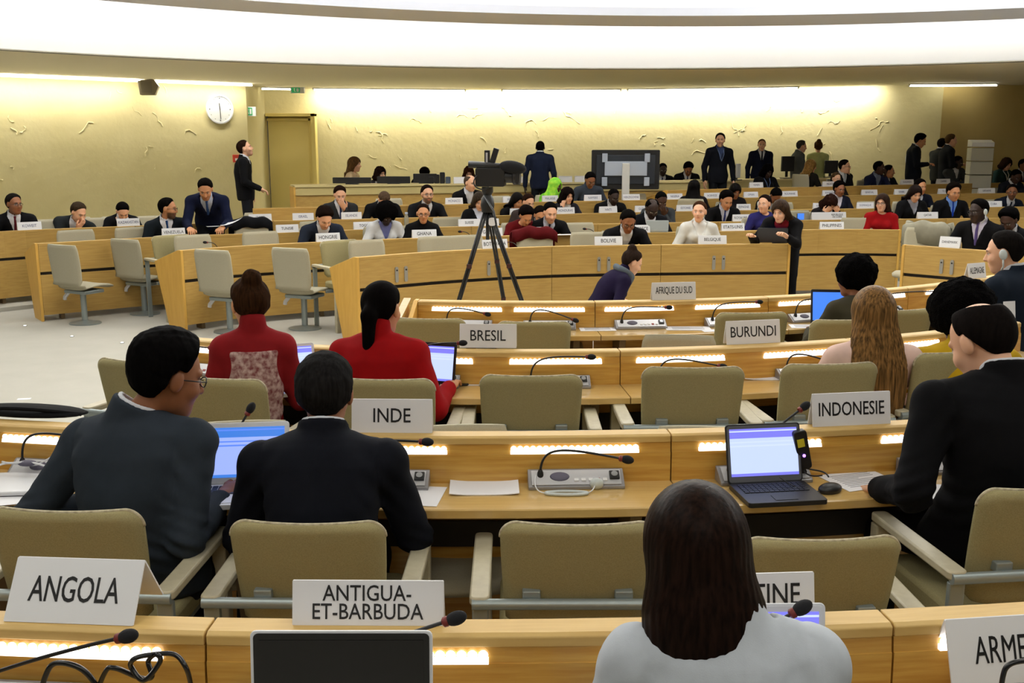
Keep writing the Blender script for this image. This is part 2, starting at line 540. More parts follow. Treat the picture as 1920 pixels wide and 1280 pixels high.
# fluorescent battens hanging under the soffit close to the wall
WASH = 20
def batten(p, q, label, on=True):
    p, q = Vector(p), Vector(q); c = (p + q) / 2; d = q - p; ln = d.length
    t = thing('ceiling_light', label, 'ceiling light', (c.x, c.y, 3.2), math.atan2(d.y, d.x), 'batten lights along the top of the wall')
    MB().box((0, 0, -.012), (ln, .1, .024)).build('housing', mat('lamp_housing', S(220, 216, 196), .5), t, bevel=.004)
    mb = MB()
    mb.tube([(-ln / 2 + .03, 0, -.042), (ln / 2 - .03, 0, -.042)], .017, 8)
    mb.build('tube', TUBE, t, True)
    mb = MB(); mb.box((-ln / 2 + .02, 0, -.03), (.03, .05, .05)); mb.box((ln / 2 - .02, 0, -.03), (.03, .05, .05))
    mb.build('end_cap', WHITE, t)


def along(poly, px):
    """point of a plan polyline seen at photo column px, and its inward normal"""
    best = None
    for (ax, ay), (bx, by) in zip(poly[:-1], poly[1:]):
        for k in range(20):
            f = k / 20; x, y = ax + (bx - ax) * f, ay + (by - ay) * f
            e = abs(proj((x, y, 3.2))[0] - px)
            if best is None or e < best[0]:
                t = Vector((bx - ax, by - ay)).normalized(); best = (e, Vector((x, y)), Vector((t.y, -t.x)))
    return best[1], best[2]


lab = ['batten light at the far left beyond the clock end of the wall', 'second batten light from the left in the row over the back wall',
       'batten light over the wall behind the video camera', 'long batten light above the television stand end of the wall',
       'right-hand batten light above the pile of boxes at the back']
for k, (a, b) in enumerate(((472, 568), (580, 872), (940, 1168), (1178, 1506), (1714, 1838))):
    off = .55
    (pa, na), (pb_, nb) = along(BACKW if a < 1700 else BACKW + RIGHTW[1:], a), along(BACKW if a < 1700 else BACKW + RIGHTW[1:], b)
    pa = pa + na * off; pb_ = pb_ + nb * off
    batten((pa.x, pa.y, 0), (pb_.x, pb_.y, 0), lab[k])


def wash(poly, n, power, col=(1, .97, .88)):
    P = [Vector((x, y)) for x, y in poly]
    c = [0]
    for a, b in zip(P[:-1], P[1:]): c.append(c[-1] + (b - a).length)
    for i in range(n):
        d = c[-1] * (i + .5) / n
        x = np.interp(d, c, [p.x for p in P]); y = np.interp(d, c, [p.y for p in P])
        x2 = np.interp(d + .1, c, [p.x for p in P]); y2 = np.interp(d + .1, c, [p.y for p in P])
        t = Vector((x2 - x, y2 - y)).normalized(); nn = Vector((t.y, -t.x))
        o = area_light('wall_wash_lamp', (x + nn.x * .34, y + nn.y * .34, 3.17), (x, y, 2.55), c[-1] / n * .98, .08, power, col)
        o.rotation_euler = (Matrix(((t.x, 0, 0), (t.y, 0, 0), (0, 0, 0)))).to_euler() if False else o.rotation_euler


wash(BACKW[2:23], 9, WASH)
wash(LEFTW[4:], 6, WASH * .9)
MB_L = MB()
for (ax, ay), (bx, by) in zip(LEFTW[5:-1], LEFTW[6:]):
    t = Vector((bx - ax, by - ay)).normalized(); n_ = Vector((t.y, -t.x)) * .3
    MB_L.tube([(ax + n_.x, ay + n_.y, 3.165), (bx + n_.x, by + n_.y, 3.165)], .02, 6)
tag(MB_L.build('ceiling_light', TUBE, None, True), 'continuous light line along the top of the left wall with the clock', 'ceiling light')

# raised flecks of plaster scattered over the walls
rnd = random.Random(5)
def flecks(poly, n, seed):
    r = random.Random(seed); mb = MB()
    for _ in range(n):
        k = r.randrange(len(poly) - 1); f = r.random()
        (ax, ay), (bx, by) = poly[k], poly[k + 1]
        t = Vector((bx - ax, by - ay)).normalized(); nn = Vector((t.y, -t.x, 0)); t3 = Vector((t.x, t.y, 0))
        p = Vector((ax + (bx - ax) * f, ay + (by - ay) * f, r.uniform(1.3, 3.02))) + nn * .001
        pts = []; d = r.uniform(0, 2 * PI); ln = r.uniform(.03, .10)
        for s in range(r.randint(2, 5)):
            pts.append(p.copy()); d += r.uniform(-1.1, 1.1)
            p = p + (t3 * math.cos(d) + Vector((0, 0, 1)) * math.sin(d)) * ln
        pts.append(p)
        mb.tube(pts, [r.uniform(.004, .017) for _ in pts], 5)
    return mb


for poly, n, s in ((BACKW[2:], 60, 3), (LEFTW[4:], 34, 8)):
    struct(flecks(poly, n, s).build('wall_trim', FLECK))

LEDGE = mat('oak_ledge', S(206, 172, 104), 0.55, noise=(5.0, 0.5, S(188, 150, 82)), stretch=(1.0, 16.0, 9.0))
# ================================================================== DESKS
def module(row, q0, q1, label, group, near, ends=(False, False), lamps=(), name='conference_desk'):
    qm = (q0 + q1) / 2; p = row.at(qm, 0, row.floor); a = row.ang(qm)
    if row.user < 0: pass
    t = thing(name, label, 'desk', p, a, group)
    inv = (Matrix.Translation(p) @ Matrix.Rotation(a, 4, 'Z')).inverted()
    h, tb, fl = row.top, row.top - (HN - TN), row.floor
    g = .0025
    sw = lambda prof, mb=None, a=q0 + g, b=q1 - g: row.sweep(mb or MB(), a, b, prof, inv)
    w1, w2, w3 = (WOOD, WOODTOP, WOODEDGE) if near else (PANEL, WOODTOP, PANEL)
    sw([(0, h - .03), (0, h), (.066, h), (.078, h - .006), (.078, h - .03)]).build('ledge', LEDGE if near else PANEL, t, bevel=.003)
    sw([(.016, h - .03), (.074, h - .03), (.079, h - .066), (.016, h - .066)]).build('lamp_rail', w1, t)
    sw([(.016, h - .066), (.082, h - .066), (.086, tb), (.016, tb)]).build('upstand', w1, t)
    dp = .36 if near else .54
    sw([(.005, tb - .035), (.005, tb), (dp - .005, tb), (dp, tb - .004), (dp, tb - .031), (dp - .005, tb - .035)]).build('tabletop', WOODTOP, t)
    sw([(.0, fl + .56), (.0, h - .03), (.015, h - .03), (.015, fl + .56)]).build('upper_panel', w1, t)
    sw([(.0, fl + .07), (.0, fl + .525), (.018, fl + .525), (.018, fl + .07)]).build('lower_panel', w1, t)
    sw([(.03, fl + .5), (.03, fl + .6), (.045, fl + .6), (.045, fl + .5)]).build('cable_slot', DARK, t)
    for s in (.12, .88):
        q = q0 + (q1 - q0) * s; m = MB()
        row.sweep(m, q - .02, q + .02, [(.05, fl), (.05, tb - .03), (.30, tb - .03), (.16, fl)], inv, 2)
        m.build('leg', mat('desk_leg', S(120, 100, 70), .6), t)
    for k, e in enumerate(ends):
        if e:
            m = MB(); qa, qb = (q0 - .03, q0 + .0) if k == 0 else (q1 - .0, q1 + .03)
            row.sweep(m, qa, qb, [(-.004, fl), (-.004, h + .002), (.06, h + .002), (.37 if near else .58, tb + .02), (.24 if near else .33, fl)], inv, 2)
            m.build('end_panel', ENDWOOD, t, bevel=.003)
    for ql in lamps:
        hl = .235; m = MB()
        row.sweep(m, ql - hl, ql + hl, [(.074, h - .052), (.084, h - .052), (.0885, h - .064), (.074, h - .064)], inv, 4)
        st = m.build('light_strip', DIFFUSER, t)
        m = MB(); n = 20
        for i in range(n):
            q = ql - hl + .012 + (2 * hl - .024) * i / (n - 1)
            c = inv @ row.at(q, .0815, h - .045)
            m.ball(c, (.0112, .007, .011), 8, 6)
        m.build('led', LED, st, 'all')
    return t


# rows seen from behind: (row, first joint px, seats) ; modules of two seats each
def near_row(num, joints, lamps_q, labels, ends=None):
    row = NEAR[num]
    for k in range(len(joints) - 1):
        a, b = joints[k], joints[k + 1]
        ls = [q for q in lamps_q if a < q < b]
        module(row, a, b, labels[k], 'lit wooden desks with backs to the camera', True, ends=(ends and k == 0 and ends[0], ends and k == len(joints) - 2 and ends[1]), lamps=ls)


def lamp_q(row, pxs): return [row.q_px(p, row.top - .05, .08) for p in pxs]


J1 = ROW1.q_px(405); P1 = ROW1.q_px(1648) - J1
L1 = lamp_q(ROW1, (110, 714, 1335)); L1.append(ROW1.q_px(1760, .89, .08) + .235)
near_row(1, [J1 - P1, J1, J1 + P1, J1 + 2 * P1], L1,
         ['front desk with the ANGOLA sign and a tangle of black cable', 'front desk with the ANTIGUA-ET-BARBUDA sign, where the bob-haired woman sits',
          'front desk with the ARMENIE sign at the lower right corner'])
J2 = ROW2.q_px(1250); P2 = 1.38
L2 = [ROW2.q_px(957, .89, .08) + .235]
L2 += [L2[0] - .7, L2[0] - 1.4, L2[0] - 1.4 - .45, ROW2.q_px(1310, .89, .08) + .235, ROW2.q_px(1652, .89, .08) + .235, ROW2.q_px(1652, .89, .08) + .95]
L2[3] = ROW2.q_px(5, .89, .08) + .235
L2 = [L2[0], L2[1], L2[3], L2[4], L2[5], L2[6]]
near_row(2, [J2 - 2 * P2, J2 - P2, J2, J2 + P2], L2,
         ['desk in front of the grey-suited man, at the left end of the INDE row', 'desk with the INDE sign in front of the black-suited man',
          'desk with the INDONESIE sign and the black laptop'])
J3 = ROW3.q_px(1158); P3 = 1.31
L3 = [ROW3.q_px(p, .89, .08) for p in (1042, 1277, 1508)]; L3 = [L3[0] - .655, L3[0], L3[1], L3[2], L3[2] + .66, L3[2] + 1.31, ROW3.q_px(372, .89, .08)]
near_row(3, [0.03, J3 - P3, J3, J3 + P3, J3 + 2 * P3], L3,
         ['curved desk at the left end of the BRESIL row with the open silver laptop', 'desk with the BRESIL sign in front of the woman in red',
          'desk with the BURUNDI sign in front of the long-haired woman', 'desk in front of the person in the mustard jacket'], ends=(True, False))
J4 = ROW4.q_px(1113); P4 = 1.22
L4 = [ROW4.q_px(p, .89, .08) for p in (875, 1030, 1199, 1365)]
L4 += [L4[3] + .615, ROW4.q_px(1737, .89, .08) + .23, ROW4.q_px(1690, .89, .08) - .2, ROW4.q_px(1737, .89, .08) + .9]
near_row(4, [0.03, J4, J4 + P4, J4 + 2 * P4, J4 + 3 * P4], L4,
         ['short desk at the left end of the AFRIQUE DU SUD row', 'desk with the AFRIQUE DU SUD sign', 'desk with the tall laptop in front of the afro-haired woman',
          'desk in front of the man with the ear clip at the right'], ends=(True, False))
# left return of the AFRIQUE DU SUD row
t_ = thing('side_panel', 'sloping wooden side panel closing the left end of the AFRIQUE DU SUD row', 'desk panel', ROW4.at(0.0, .0, 0), ROW4.ang(0))
m = MB(); m.prism([(-.04, 0), (-.04, HN), (-.5, .80), (-.5, 0)], -.06, -.035); m.build('panel', ENDWOOD, t_, bevel=.003)
m = MB(); m.prism([(-.03, HN), (-.03, HN + .012), (-.5, .812), (-.5, .80)], -.075, -.025); m.build('cap', WOODTOP, t_)

# rows seen from the front
def far_row(row, cuts, labels, group, ends=(True, True)):
    n = len(cuts) - 1
    for k in range(n):
        module(row, cuts[k], cuts[k + 1], labels[k], group, False, ends=(ends[0] and k == 0, ends[1] and k == n - 1))


def evenly(a, b, n): return [a + (b - a) * i / n for i in range(n + 1)]


FG = 'wooden desks facing the camera across the hall'
far_row(ROWA, [.03, ROWA.q_px(1035), ROWA.q_px(1240), ROWA.L - .03],
        ['curved front desk with the BOTSWANA sign behind the tripod', 'front desk with the BOLIVIE sign behind the crouching woman', 'front desk with the BELGIQUE sign and two pale outlets'], FG)
far_row(ROWX, [.03, ROWX.L], ['right-hand desk with a white card, before the smiling man with an ear clip'], FG, (True, False))
nb = evenly(.03, ROWB.L - .03, 5)
far_row(ROWB, nb, ['second-row desk whose left end stands beside two swivel chairs', 'second-row desk with the HONGRIE sign', 'second-row desk with the GEORGIE and VICE-PRESIDENT signs',
                   'second-row desk with the ETATS-UNIS sign', 'second-row desk in front of the woman in a red top'], FG)
far_row(ROWC, evenly(.03, ROWC.L - .03, 8), ['third-row desk at its left end behind a swivel chair', 'third-row desk with the VENEZUELA sign', 'third-row desk with the TUNISIE sign', 'third-row desk with the SUISSE sign',
                   'third-row desk behind the man beside the VICE-PRESIDENT sign', 'third-row desk with the ROYAUME-UNI sign', 'third-row desk with the long COREE sign', 'third-row desk with the QATAR sign'], FG, (True, False))
far_row(ROWD, evenly(.03, ROWD.L - .03, 9), ['fourth-row desk at the left edge, in front of the man in a red tie', 'fourth-row desk with the KAZAKHSTAN sign', 'fourth-row desk with the ITALIE sign', 'fourth-row desk with the ISLANDE sign',
                   'fourth-row desk behind the video camera', 'fourth-row desk with the HAITI sign', 'fourth-row desk in front of the dark long-haired woman', 'fourth-row desk just behind the long COREE sign', 'fourth-row desk at the right edge'], FG, (True, False))
far_row(ROWE, evenly(.03, ROWE.L - .03, 8), ['fifth-row desk below the long counter, left end', 'fifth-row desk left of the MONACO sign', 'fifth-row desk with the MONACO sign', 'fifth-row desk in front of the green headscarf',
                   'fifth-row desk with the television stand behind it', 'fifth-row desk in front of the man with hanging arms', 'fifth-row desk below the man raising a hand to his chin', 'fifth-row desk at the right edge'], FG, (False, False))
far_row(ROWF, evenly(.03, ROWF.L - .03, 4), ['rearmost desk in front of the woman with a lanyard in black', 'rearmost desk in front of the blonde woman', 'rearmost desk below the man in a dark coat', 'rearmost desk at the right edge below the pile of boxes'], FG, (True, False))

# service counter along the back
ct = thing('service_counter', 'long pale service counter against the rear of the hall with monitors on it', 'counter', (0, 0, 0))
CTR = px_row([(550, 348), (700, 346), (1000, 342.5), (1250, 340), (1380, 339)], 1.25, BACKZ)
I4 = Matrix.Identity(4)
CTR.sweep(MB(), 0.02, CTR.L, [(-.03, 1.22), (-.03, 1.25), (.6, 1.25), (.6, 1.22)], I4).build('worktop', mat('pale_top', S(214, 196, 140), .5), ct)
CTR.sweep(MB(), 0.03, CTR.L, [(0, 1.08), (0, 1.219), (.03, 1.219), (.03, 1.08)], I4).build('upper_front', mat('pale_front', S(196, 178, 118), .6), ct)
CTR.sweep(MB(), 0.03, CTR.L, [(.03, BACKZ), (.03, 1.08), (.05, 1.08), (.05, BACKZ)], I4).build('lower_front', PANEL, ct)
CTR.sweep(MB(), 0.0, .03, [(-.02, BACKZ), (-.02, 1.22), (.58, 1.22), (.58, BACKZ)], I4, 2).build('end_panel', ENDWOOD, ct)
CTR.sweep(MB(), CTR.L, CTR.L + .03, [(-.02, BACKZ), (-.02, 1.22), (.58, 1.22), (.58, BACKZ)], I4, 2).build('end_panel', ENDWOOD, ct)
CT2 = Row([tuple(ROWF.at(ROWF.L * f_, 1.8, 0)[:2]) for f_ in (.21, .32, .44, .56)], 1.25, BACKZ, -1)
tier('floor_tier', CTR, -.35, .30, .17)
c2 = thing('service_counter', 'shorter wooden counter behind the standing men at the rear right', 'counter', (0, 0, 0))
CT2.sweep(MB(), 0, CT2.L, [(-.02, 1.22), (-.02, 1.25), (.5, 1.25), (.5, 1.22)], I4).build('worktop', mat('pale_top', S(1, 1, 1)), c2)
CT2.sweep(MB(), 0, CT2.L, [(0, BACKZ), (0, 1.22), (.03, 1.22), (.03, BACKZ)], I4).build('front', mat('pale_front', S(1, 1, 1)), c2)

# ================================================================== CHAIRS
SHELL_EDGE = []


def back_shell(wd, z0, z1, y0, lean, th=.045, curve=.03):
    """padded back: curved in plan, rounded top corners, leaning away from the sitter"""
    mb = MB(); nx, nz = 16, 20; r = .05; pts = {}
    FS = [i / 10 * .84 for i in range(10)] + [.84 + .16 * math.sin(i / 10 * PI / 2) for i in range(11)]
    vs = []
    for side in (0, 1):
        for j in range(nz + 1):
            f = FS[j]; z = z0 + (z1 - z0) * f
            hw = wd / 2 * (0.92 + .08 * math.sin(f * PI / 2))
            dzt = z1 - z
            if dzt < r: hw -= r - math.sqrt(max(0, r * r - (r - dzt) ** 2))
            if z - z0 < r * .6: hw -= r * .6 - math.sqrt(max(0, (r * .6) ** 2 - (r * .6 - (z - z0)) ** 2))
            for i in range(nx + 1):
                u = -1 + 2 * i / nx
                e = 1 - max(0, (abs(u) - .86) / .14) ** 2 * .7
                e *= 1 - max(0, (f - .93) / .07) ** 2 * .6
                y = y0 - lean * f - curve * (u * u - .4) * -1 + (th / 2 * e if side else -th / 2 * e)
                vs.append((hw * u, y, z))
    n = (nx + 1); m = n * (nz + 1); fs = []
    mid = lambda k: tuple((vs[k][c] + vs[m + k][c]) / 2 for c in range(3))
    SHELL_EDGE[:] = [mid(j * n) for j in range(nz - 9, nz)] + [mid(nz * n + i) for i in range(nx + 1)] + [mid(j * n + nx) for j in range(nz - 1, nz - 10, -1)]
    for j in range(nz):
        for i in range(nx):
            a = j * n + i
            fs.append((a, a + 1, a + n + 1, a + n)); fs.append((m + a, m + a + n, m + a + n + 1, m + a + 1))
    for j in range(nz):
        a = j * n; b = j * n + nx
        fs.append((a, a + n, m + a + n, m + a)); fs.append((b, m + b, m + b + n, b + n))
    for i in range(nx):
        fs.append((i, m + i, m + i + 1, i + 1)); k = nz * n + i; fs.append((k, k + 1, m + k + 1, m + k))
    return mb.add(vs, fs)


def make_armchair():
    """sitter looks along local +y; origin on the floor under the seat"""
    t = thing('armchair', 'beige armchair', 'chair')
    back_shell(.47, .52, .885, -.22, .07).build('backrest', FABRIC, t, 'all')
    vs = SHELL_EDGE; mb = MB(); mb.tube(vs, .0055, 6); mb.build('piping', PIPING, t, 'all')
    MB().rbox((0, .03, .45), (.48, .48, .07), .06).build('seat', FABRIC, t, True, .015)
    MB().rbox((0, .02, .40), (.44, .42, .03), .03).build('seat_pan', METAL, t, True)
    MB().tube([(-.32, -.305, .635), (.32, -.305, .635)], .017, 12).build('back_rail', METAL, t, True)
    for x in (-.14, .14): MB().box((x, -.275, .655), (.055, .035, .03)).build('bracket', METAL, t, bevel=.004)
    for s in (-1, 1):
        MB().box((.295 * s, -.29, .31), (.05, .022, .62)).build('leg', METAL, t, bevel=.004)
        MB().box((.295 * s, .2, .31), (.05, .05, .62)).build('leg', ARMPAD, t, bevel=.006)
        m = MB(); m.rbox((.297 * s, -.045, .643), (.062, .53, .028), .02); m.build('armrest', ARMPAD, t, True, .006)
        MB().box((.27 * s, -.02, .40), (.08, .03, .03)).build('seat_bracket', METAL, t)
    return remember(t)


def make_swivel():
    """one-piece shell chair on a pedestal"""
    t = thing('swivel_chair', 'beige swivel chair', 'chair')
    prof = []
    for i in range(13):                                        # back, top to bottom, then the seat
        f = i / 12; prof.append((-.2 - .045 * (1 - f) ** 1.3, .90 - .44 * f))
    for i in range(1, 6):
        a = i / 5 * PI / 2; prof.append((-.2 + .07 * math.sin(a) + .0, .46 - .05 * (1 - math.cos(a)) - .02 * 0))
    for i in range(1, 9):
        prof.append((-.13 + .37 * i / 8, .41 + .02 * math.sin(i / 8 * PI)))
    prof[-1] = (.245, .40)
    vs = []; nx = 12; n = nx + 1; np_ = len(prof)
    for side in (0, 1):
        for k, (y, z) in enumerate(prof):
            ty, tz = (prof[min(k + 1, np_ - 1)][0] - prof[max(k - 1, 0)][0], prof[min(k + 1, np_ - 1)][1] - prof[max(k - 1, 0)][1])
            l = math.hypot(ty, tz); ny, nz_ = -tz / l, ty / l
            hw = .205 if k > 2 else (.205, .2, .185)[2 - k]
            if k == np_ - 1: hw = .185
            wst = 1 - .1 * math.exp(-((k - 14) / 4) ** 2)
            for i in range(n):
                u = -1 + 2 * i / nx; th = .018 * (1 - .6 * abs(u) ** 6)
                d = th if side else -th
                vs.append((hw * u * wst, y + ny * d + (.02 * u * u if k < 12 else 0), z + nz_ * d + (.012 * u * u if k > 14 else 0)))
    m_ = n * np_; fs = []
    for k in range(np_ - 1):
        for i in range(nx):
            a = k * n + i; fs += [(a, a + 1, a + n + 1, a + n), (m_ + a, m_ + a + n, m_ + a + n + 1, m_ + a + 1)]
        a = k * n; b = a + nx; fs += [(a, a + n, m_ + a + n, m_ + a), (b, m_ + b, m_ + b + n, b + n)]
    for i in range(nx):
        k = (np_ - 1) * n + i; fs += [(i, m_ + i, m_ + i + 1, i + 1), (k, k + 1, m_ + k + 1, m_ + k)]
    MB().add(vs, fs).build('shell', PALEFAB, t, 'all')
    MB().box((0, .02, .365), (.3, .26, .04)).build('seat_pan', METAL, t, bevel=.01)
    MB().lathe([(.03, .03), (.03, .36)], 14).build('pedestal', METAL, t, True)
    MB().lathe([(.16, .0), (.16, .012), (.05, .03), (.03, .04)], 24).build('foot_plate', METAL, t, True)
    MB().tube([(-.12, -.08, .35), (-.15, -.1, .3), (-.155, -.1, .27)], .02, 8).build('lever', SILVER, t, True)
    return remember(t)


ARM0 = make_armchair(); SWV0 = make_swivel()
used = {'a': False, 's': False}


def chair(kind, loc, rz, label, group, sc=None):
    src = ARM0 if kind == 'a' else SWV0
    if not used[kind]:
        used[kind] = True
        src.location = loc; src.rotation_euler = (0, 0, rz); src['label'] = label; src['group'] = group
        if sc: src.scale = sc
        return src
    return dup(src, loc, rz, label, group, sc)


def chair_px(kind, px, ytop, D, rz, label, group, zt=None):
    """chair whose back's top edge shows at a photo pixel on the plane Y = D; the seat height is adjusted to suit"""
    p = W(px, ytop, D); top = .885 if kind == 'a' else .90
    zs = max(.88, min(1.14, p.z / top))
    yo = -.29
    loc = (p.x + yo * math.sin(rz), p.y - yo * math.cos(rz), 0)
    return chair(kind, loc, rz, label, group, (1, 1, zs))


CG = 'beige armchairs behind the near desks'
for px, yt, D, rz, lb in (
        (115, 958, 2.84, -.05, 'armchair of the grey-suited man, behind the ANGOLA sign'), (573, 981, 2.86, -.02, 'armchair of the black-suited man, behind the ANTIGUA-ET-BARBUDA sign'),
        (1085, 983, 2.86, .0, 'empty armchair left of the bob-haired woman at the front'), (1545, 1011, 2.75, .04, 'empty armchair right of the bob-haired woman, behind the partly hidden sign'),
        (1978, 916, 2.95, .12, 'armchair of the bald-crowned man at the right edge'),
        (250, 678, 4.75, -.35, 'armchair behind the head of the grey-suited man'), (402, 710, 4.35, -.22, 'armchair of the woman in the patterned top'),
        (716, 712, 4.4, -.05, 'armchair of the woman in red, beyond the INDE sign'), (996, 705, 4.5, .0, 'empty armchair in the middle of the BRESIL row'),
        (1302, 690, 4.5, .02, 'empty armchair under the BURUNDI sign'), (1560, 683, 4.6, .12, 'armchair of the long-haired woman in pink'),
        (803, 598, 6.3, -.1, 'armchair behind the head of the woman in red, left of the BRESIL sign'), (1001, 604, 6.3, -.03, 'armchair right of the BRESIL sign'),
        (1412, 587, 6.35, .08, 'armchair behind the BURUNDI sign'), (1592, 600, 6.1, .1, 'armchair of the afro-haired woman'), (1690, 582, 6.4, .2, 'armchair between the afro-haired woman and the mustard jacket'), (1886, 570, 6.6, .3, 'armchair with a white sheet near the right edge'),
        (1800, 640, 4.75, .3, 'armchair of the person in the mustard jacket')):
    chair_px('a', px, yt, D, rz, lb, CG)
# low-backed chairs turned about just beyond the desk ledges
for px, yt, D, rz, wl in ((858, 790, 3.95, 0.1, 'low chair back just above the ledge right of the INDE sign'), (1322, 793, 3.95, -.1, 'low chair back just above the ledge behind the black laptop'),
                          (1272, 624, 5.55, -.1, 'low chair back above the ledge left of the BURUNDI sign'), (450, 783, 4.0, .15, 'low chair back behind the microphone of the grey-suited man')):
    chair_px('s', px, yt, D, rz + PI, wl, 'beige chairs turned round behind the desk ledges')

# armless swivel chairs in the left part of the hall
SG = 'pale swivel chairs at the left of the hall'
for (bx, by), rz, lb in (((160, 606), -.48, 'pale swivel chair nearest the left edge, facing right'), ((272, 588), -.48, 'pale chair just left of the second desk end'),
                         ((432, 622), -.42, 'pale chair behind the head of the woman in the patterned top'), ((572, 616), -.4, 'pale chair just left of the tall desk end by the woman in red')):
    g = G(bx, by, 0); chair('s', (g.x, g.y, 0), rz, lb, SG, (1.14, 1, 1))
for (bx, by), rz, lb in (((322, 586), ROWB, 'pale armchair tucked behind the second desk end'), ((652, 588), ROWA, 'pale armchair tucked behind the tall desk end')):
    g = rz.at(.42, .86, 0); chair('a', g, rz.ang(.4) + PI, lb, 'pale armchairs tucked behind desk ends')

# chairs of the rows that face the camera
RW = {'A': ROWA, 'X': ROWX, 'B': ROWB, 'C': ROWC, 'D': ROWD, 'E': ROWE, 'F': ROWF}
ORD = ['first', 'second', 'third', 'fourth', 'fifth', 'sixth', 'seventh', 'eighth', 'ninth', 'tenth']
ROWNAME = {'A': 'BOTSWANA and BELGIQUE row', 'B': 'HONGRIE and GHANA row', 'C': 'TUNISIE and QATAR row', 'D': 'ITALIE and HAITI row', 'E': 'MONACO row', 'F': 'rearmost row'}


def far_chair(rk, px, label, v=.72, sc=1.0, yaw=0.0):
    row = RW[rk]; q = row.q_px(px, row.floor + .85, v); p = row.at(q, v, row.floor)
    return chair('s', p, row.ang(q) + PI + yaw, label, 'pale chairs behind the ' + ROWNAME.get(rk, 'right-hand desk'), (1.08, 1, sc))


for rk, lst in {'A': (705, 830, 885, 1012, 1110), 'B': (375, 498, 1093), 'C': (151, 257, 475, 600, 845), 'D': (86, 190, 283, 490, 575), 'E': (735, 945, 1200)}.items():
    for k, px in enumerate(lst):
        far_chair(rk, px, 'empty pale chair, %s from the left among those behind the %s' % (ORD[k], ROWNAME[rk]), sc=1.04)
far_chair('B', 1612, 'empty pale chair left of the woman in a red top', sc=1.06)
far_chair('C', 1505, 'empty pale chair behind the woman with the laptop', sc=1.06)
far_chair('X', 1722, 'pale chair with a grey jacket hung over it', v=.75, sc=1.1, yaw=.1)
far_chair('D', 1475, 'empty pale chair right of a dark head near the white cup', sc=1.04)
far_chair('D', 1640, 'empty pale chair in the fourth row right of the head-in-hands person', sc=1.04)
# ================================================================== PEOPLE: implicit surfaces meshed on a grid
def snet(fn, lo, hi, h):
    """naive surface nets: returns vertices and quads of fn = 0 inside the box"""
    xs, ys, zs = (np.arange(lo[i], hi[i] + h, h) for i in range(3))
    X, Y, Z = np.meshgrid(xs, ys, zs, indexing='ij')
    Fv = fn(np.stack([X.ravel(), Y.ravel(), Z.ravel()], 1)).reshape(X.shape)
    for ax in range(3):                                        # close at the box
        sl = [slice(None)] * 3
        for k in (0, -1):
            sl[ax] = k; Fv[tuple(sl)] = np.maximum(Fv[tuple(sl)], 1e-4)
    I = Fv < 0
    nx, ny, nz = (n - 1 for n in Fv.shape)
    cnt = np.zeros((nx, ny, nz), np.int8); acc = np.zeros((nx, ny, nz, 3)); num = np.zeros((nx, ny, nz))
    cr = [(a, b, c) for a in (0, 1) for b in (0, 1) for c in (0, 1)]
    sub = lambda A, o: A[o[0]:o[0] + nx, o[1]:o[1] + ny, o[2]:o[2] + nz]
    for o in cr: cnt += sub(I, o)
    act = (cnt > 0) & (cnt < 8)
    ii = np.argwhere(act)
    if len(ii) == 0: return np.zeros((0, 3)), np.zeros((0, 4), int)
    pos = np.zeros((len(ii), 3)); nn = np.zeros(len(ii))
    for o in cr:
        for ax in range(3):
            if o[ax]: continue
            p = list(o); p[ax] = 1
            a = Fv[ii[:, 0] + o[0], ii[:, 1] + o[1], ii[:, 2] + o[2]]; b = Fv[ii[:, 0] + p[0], ii[:, 1] + p[1], ii[:, 2] + p[2]]
            c = (a < 0) != (b < 0); t = np.where(c, a / np.where(c, a - b, 1), 0)
            q = np.tile(np.array(o, float), (len(ii), 1)); q[:, ax] += t
            pos[c] += q[c]; nn[c] += 1
    pos = (ii + pos / nn[:, None]) * h + np.array(lo)
    idx = -np.ones((nx, ny, nz), np.int64); idx[tuple(ii.T)] = np.arange(len(ii))
    quads = []
    for ax in range(3):
        u, v = [(1, 2), (2, 0), (0, 1)][ax]
        A = I.take(range(0, I.shape[ax] - 1), ax); B = I.take(range(1, I.shape[ax]), ax)
        e = np.argwhere(A != B); s = A[tuple(e.T)]
        ok = (e[:, u] > 0) & (e[:, v] > 0) & (e[:, u] < Fv.shape[u] - 1) & (e[:, v] < Fv.shape[v] - 1)
        e = e[ok]; s = s[ok]
        def at(du, dv):
            k = e.copy(); k[:, u] -= du; k[:, v] -= dv; return idx[tuple(k.T)]
        Q = np.stack([at(1, 1), at(0, 1), at(0, 0), at(1, 0)], 1)
        Q[~s] = Q[~s][:, ::-1]; quads.append(Q)
    Q = np.concatenate(quads); return pos, Q[(Q >= 0).all(1)]


def relax(v, q, it=1):
    """light smoothing of a quad mesh"""
    for _ in range(it):
        s = np.zeros_like(v); n = np.zeros(len(v))
        for a, b in ((0, 1), (1, 2), (2, 3), (3, 0)):
            np.add.at(s, q[:, a], v[q[:, b]]); np.add.at(n, q[:, a], 1)
            np.add.at(s, q[:, b], v[q[:, a]]); np.add.at(n, q[:, b], 1)
        v = v * .5 + .5 * s / np.maximum(n, 1)[:, None]
    return v


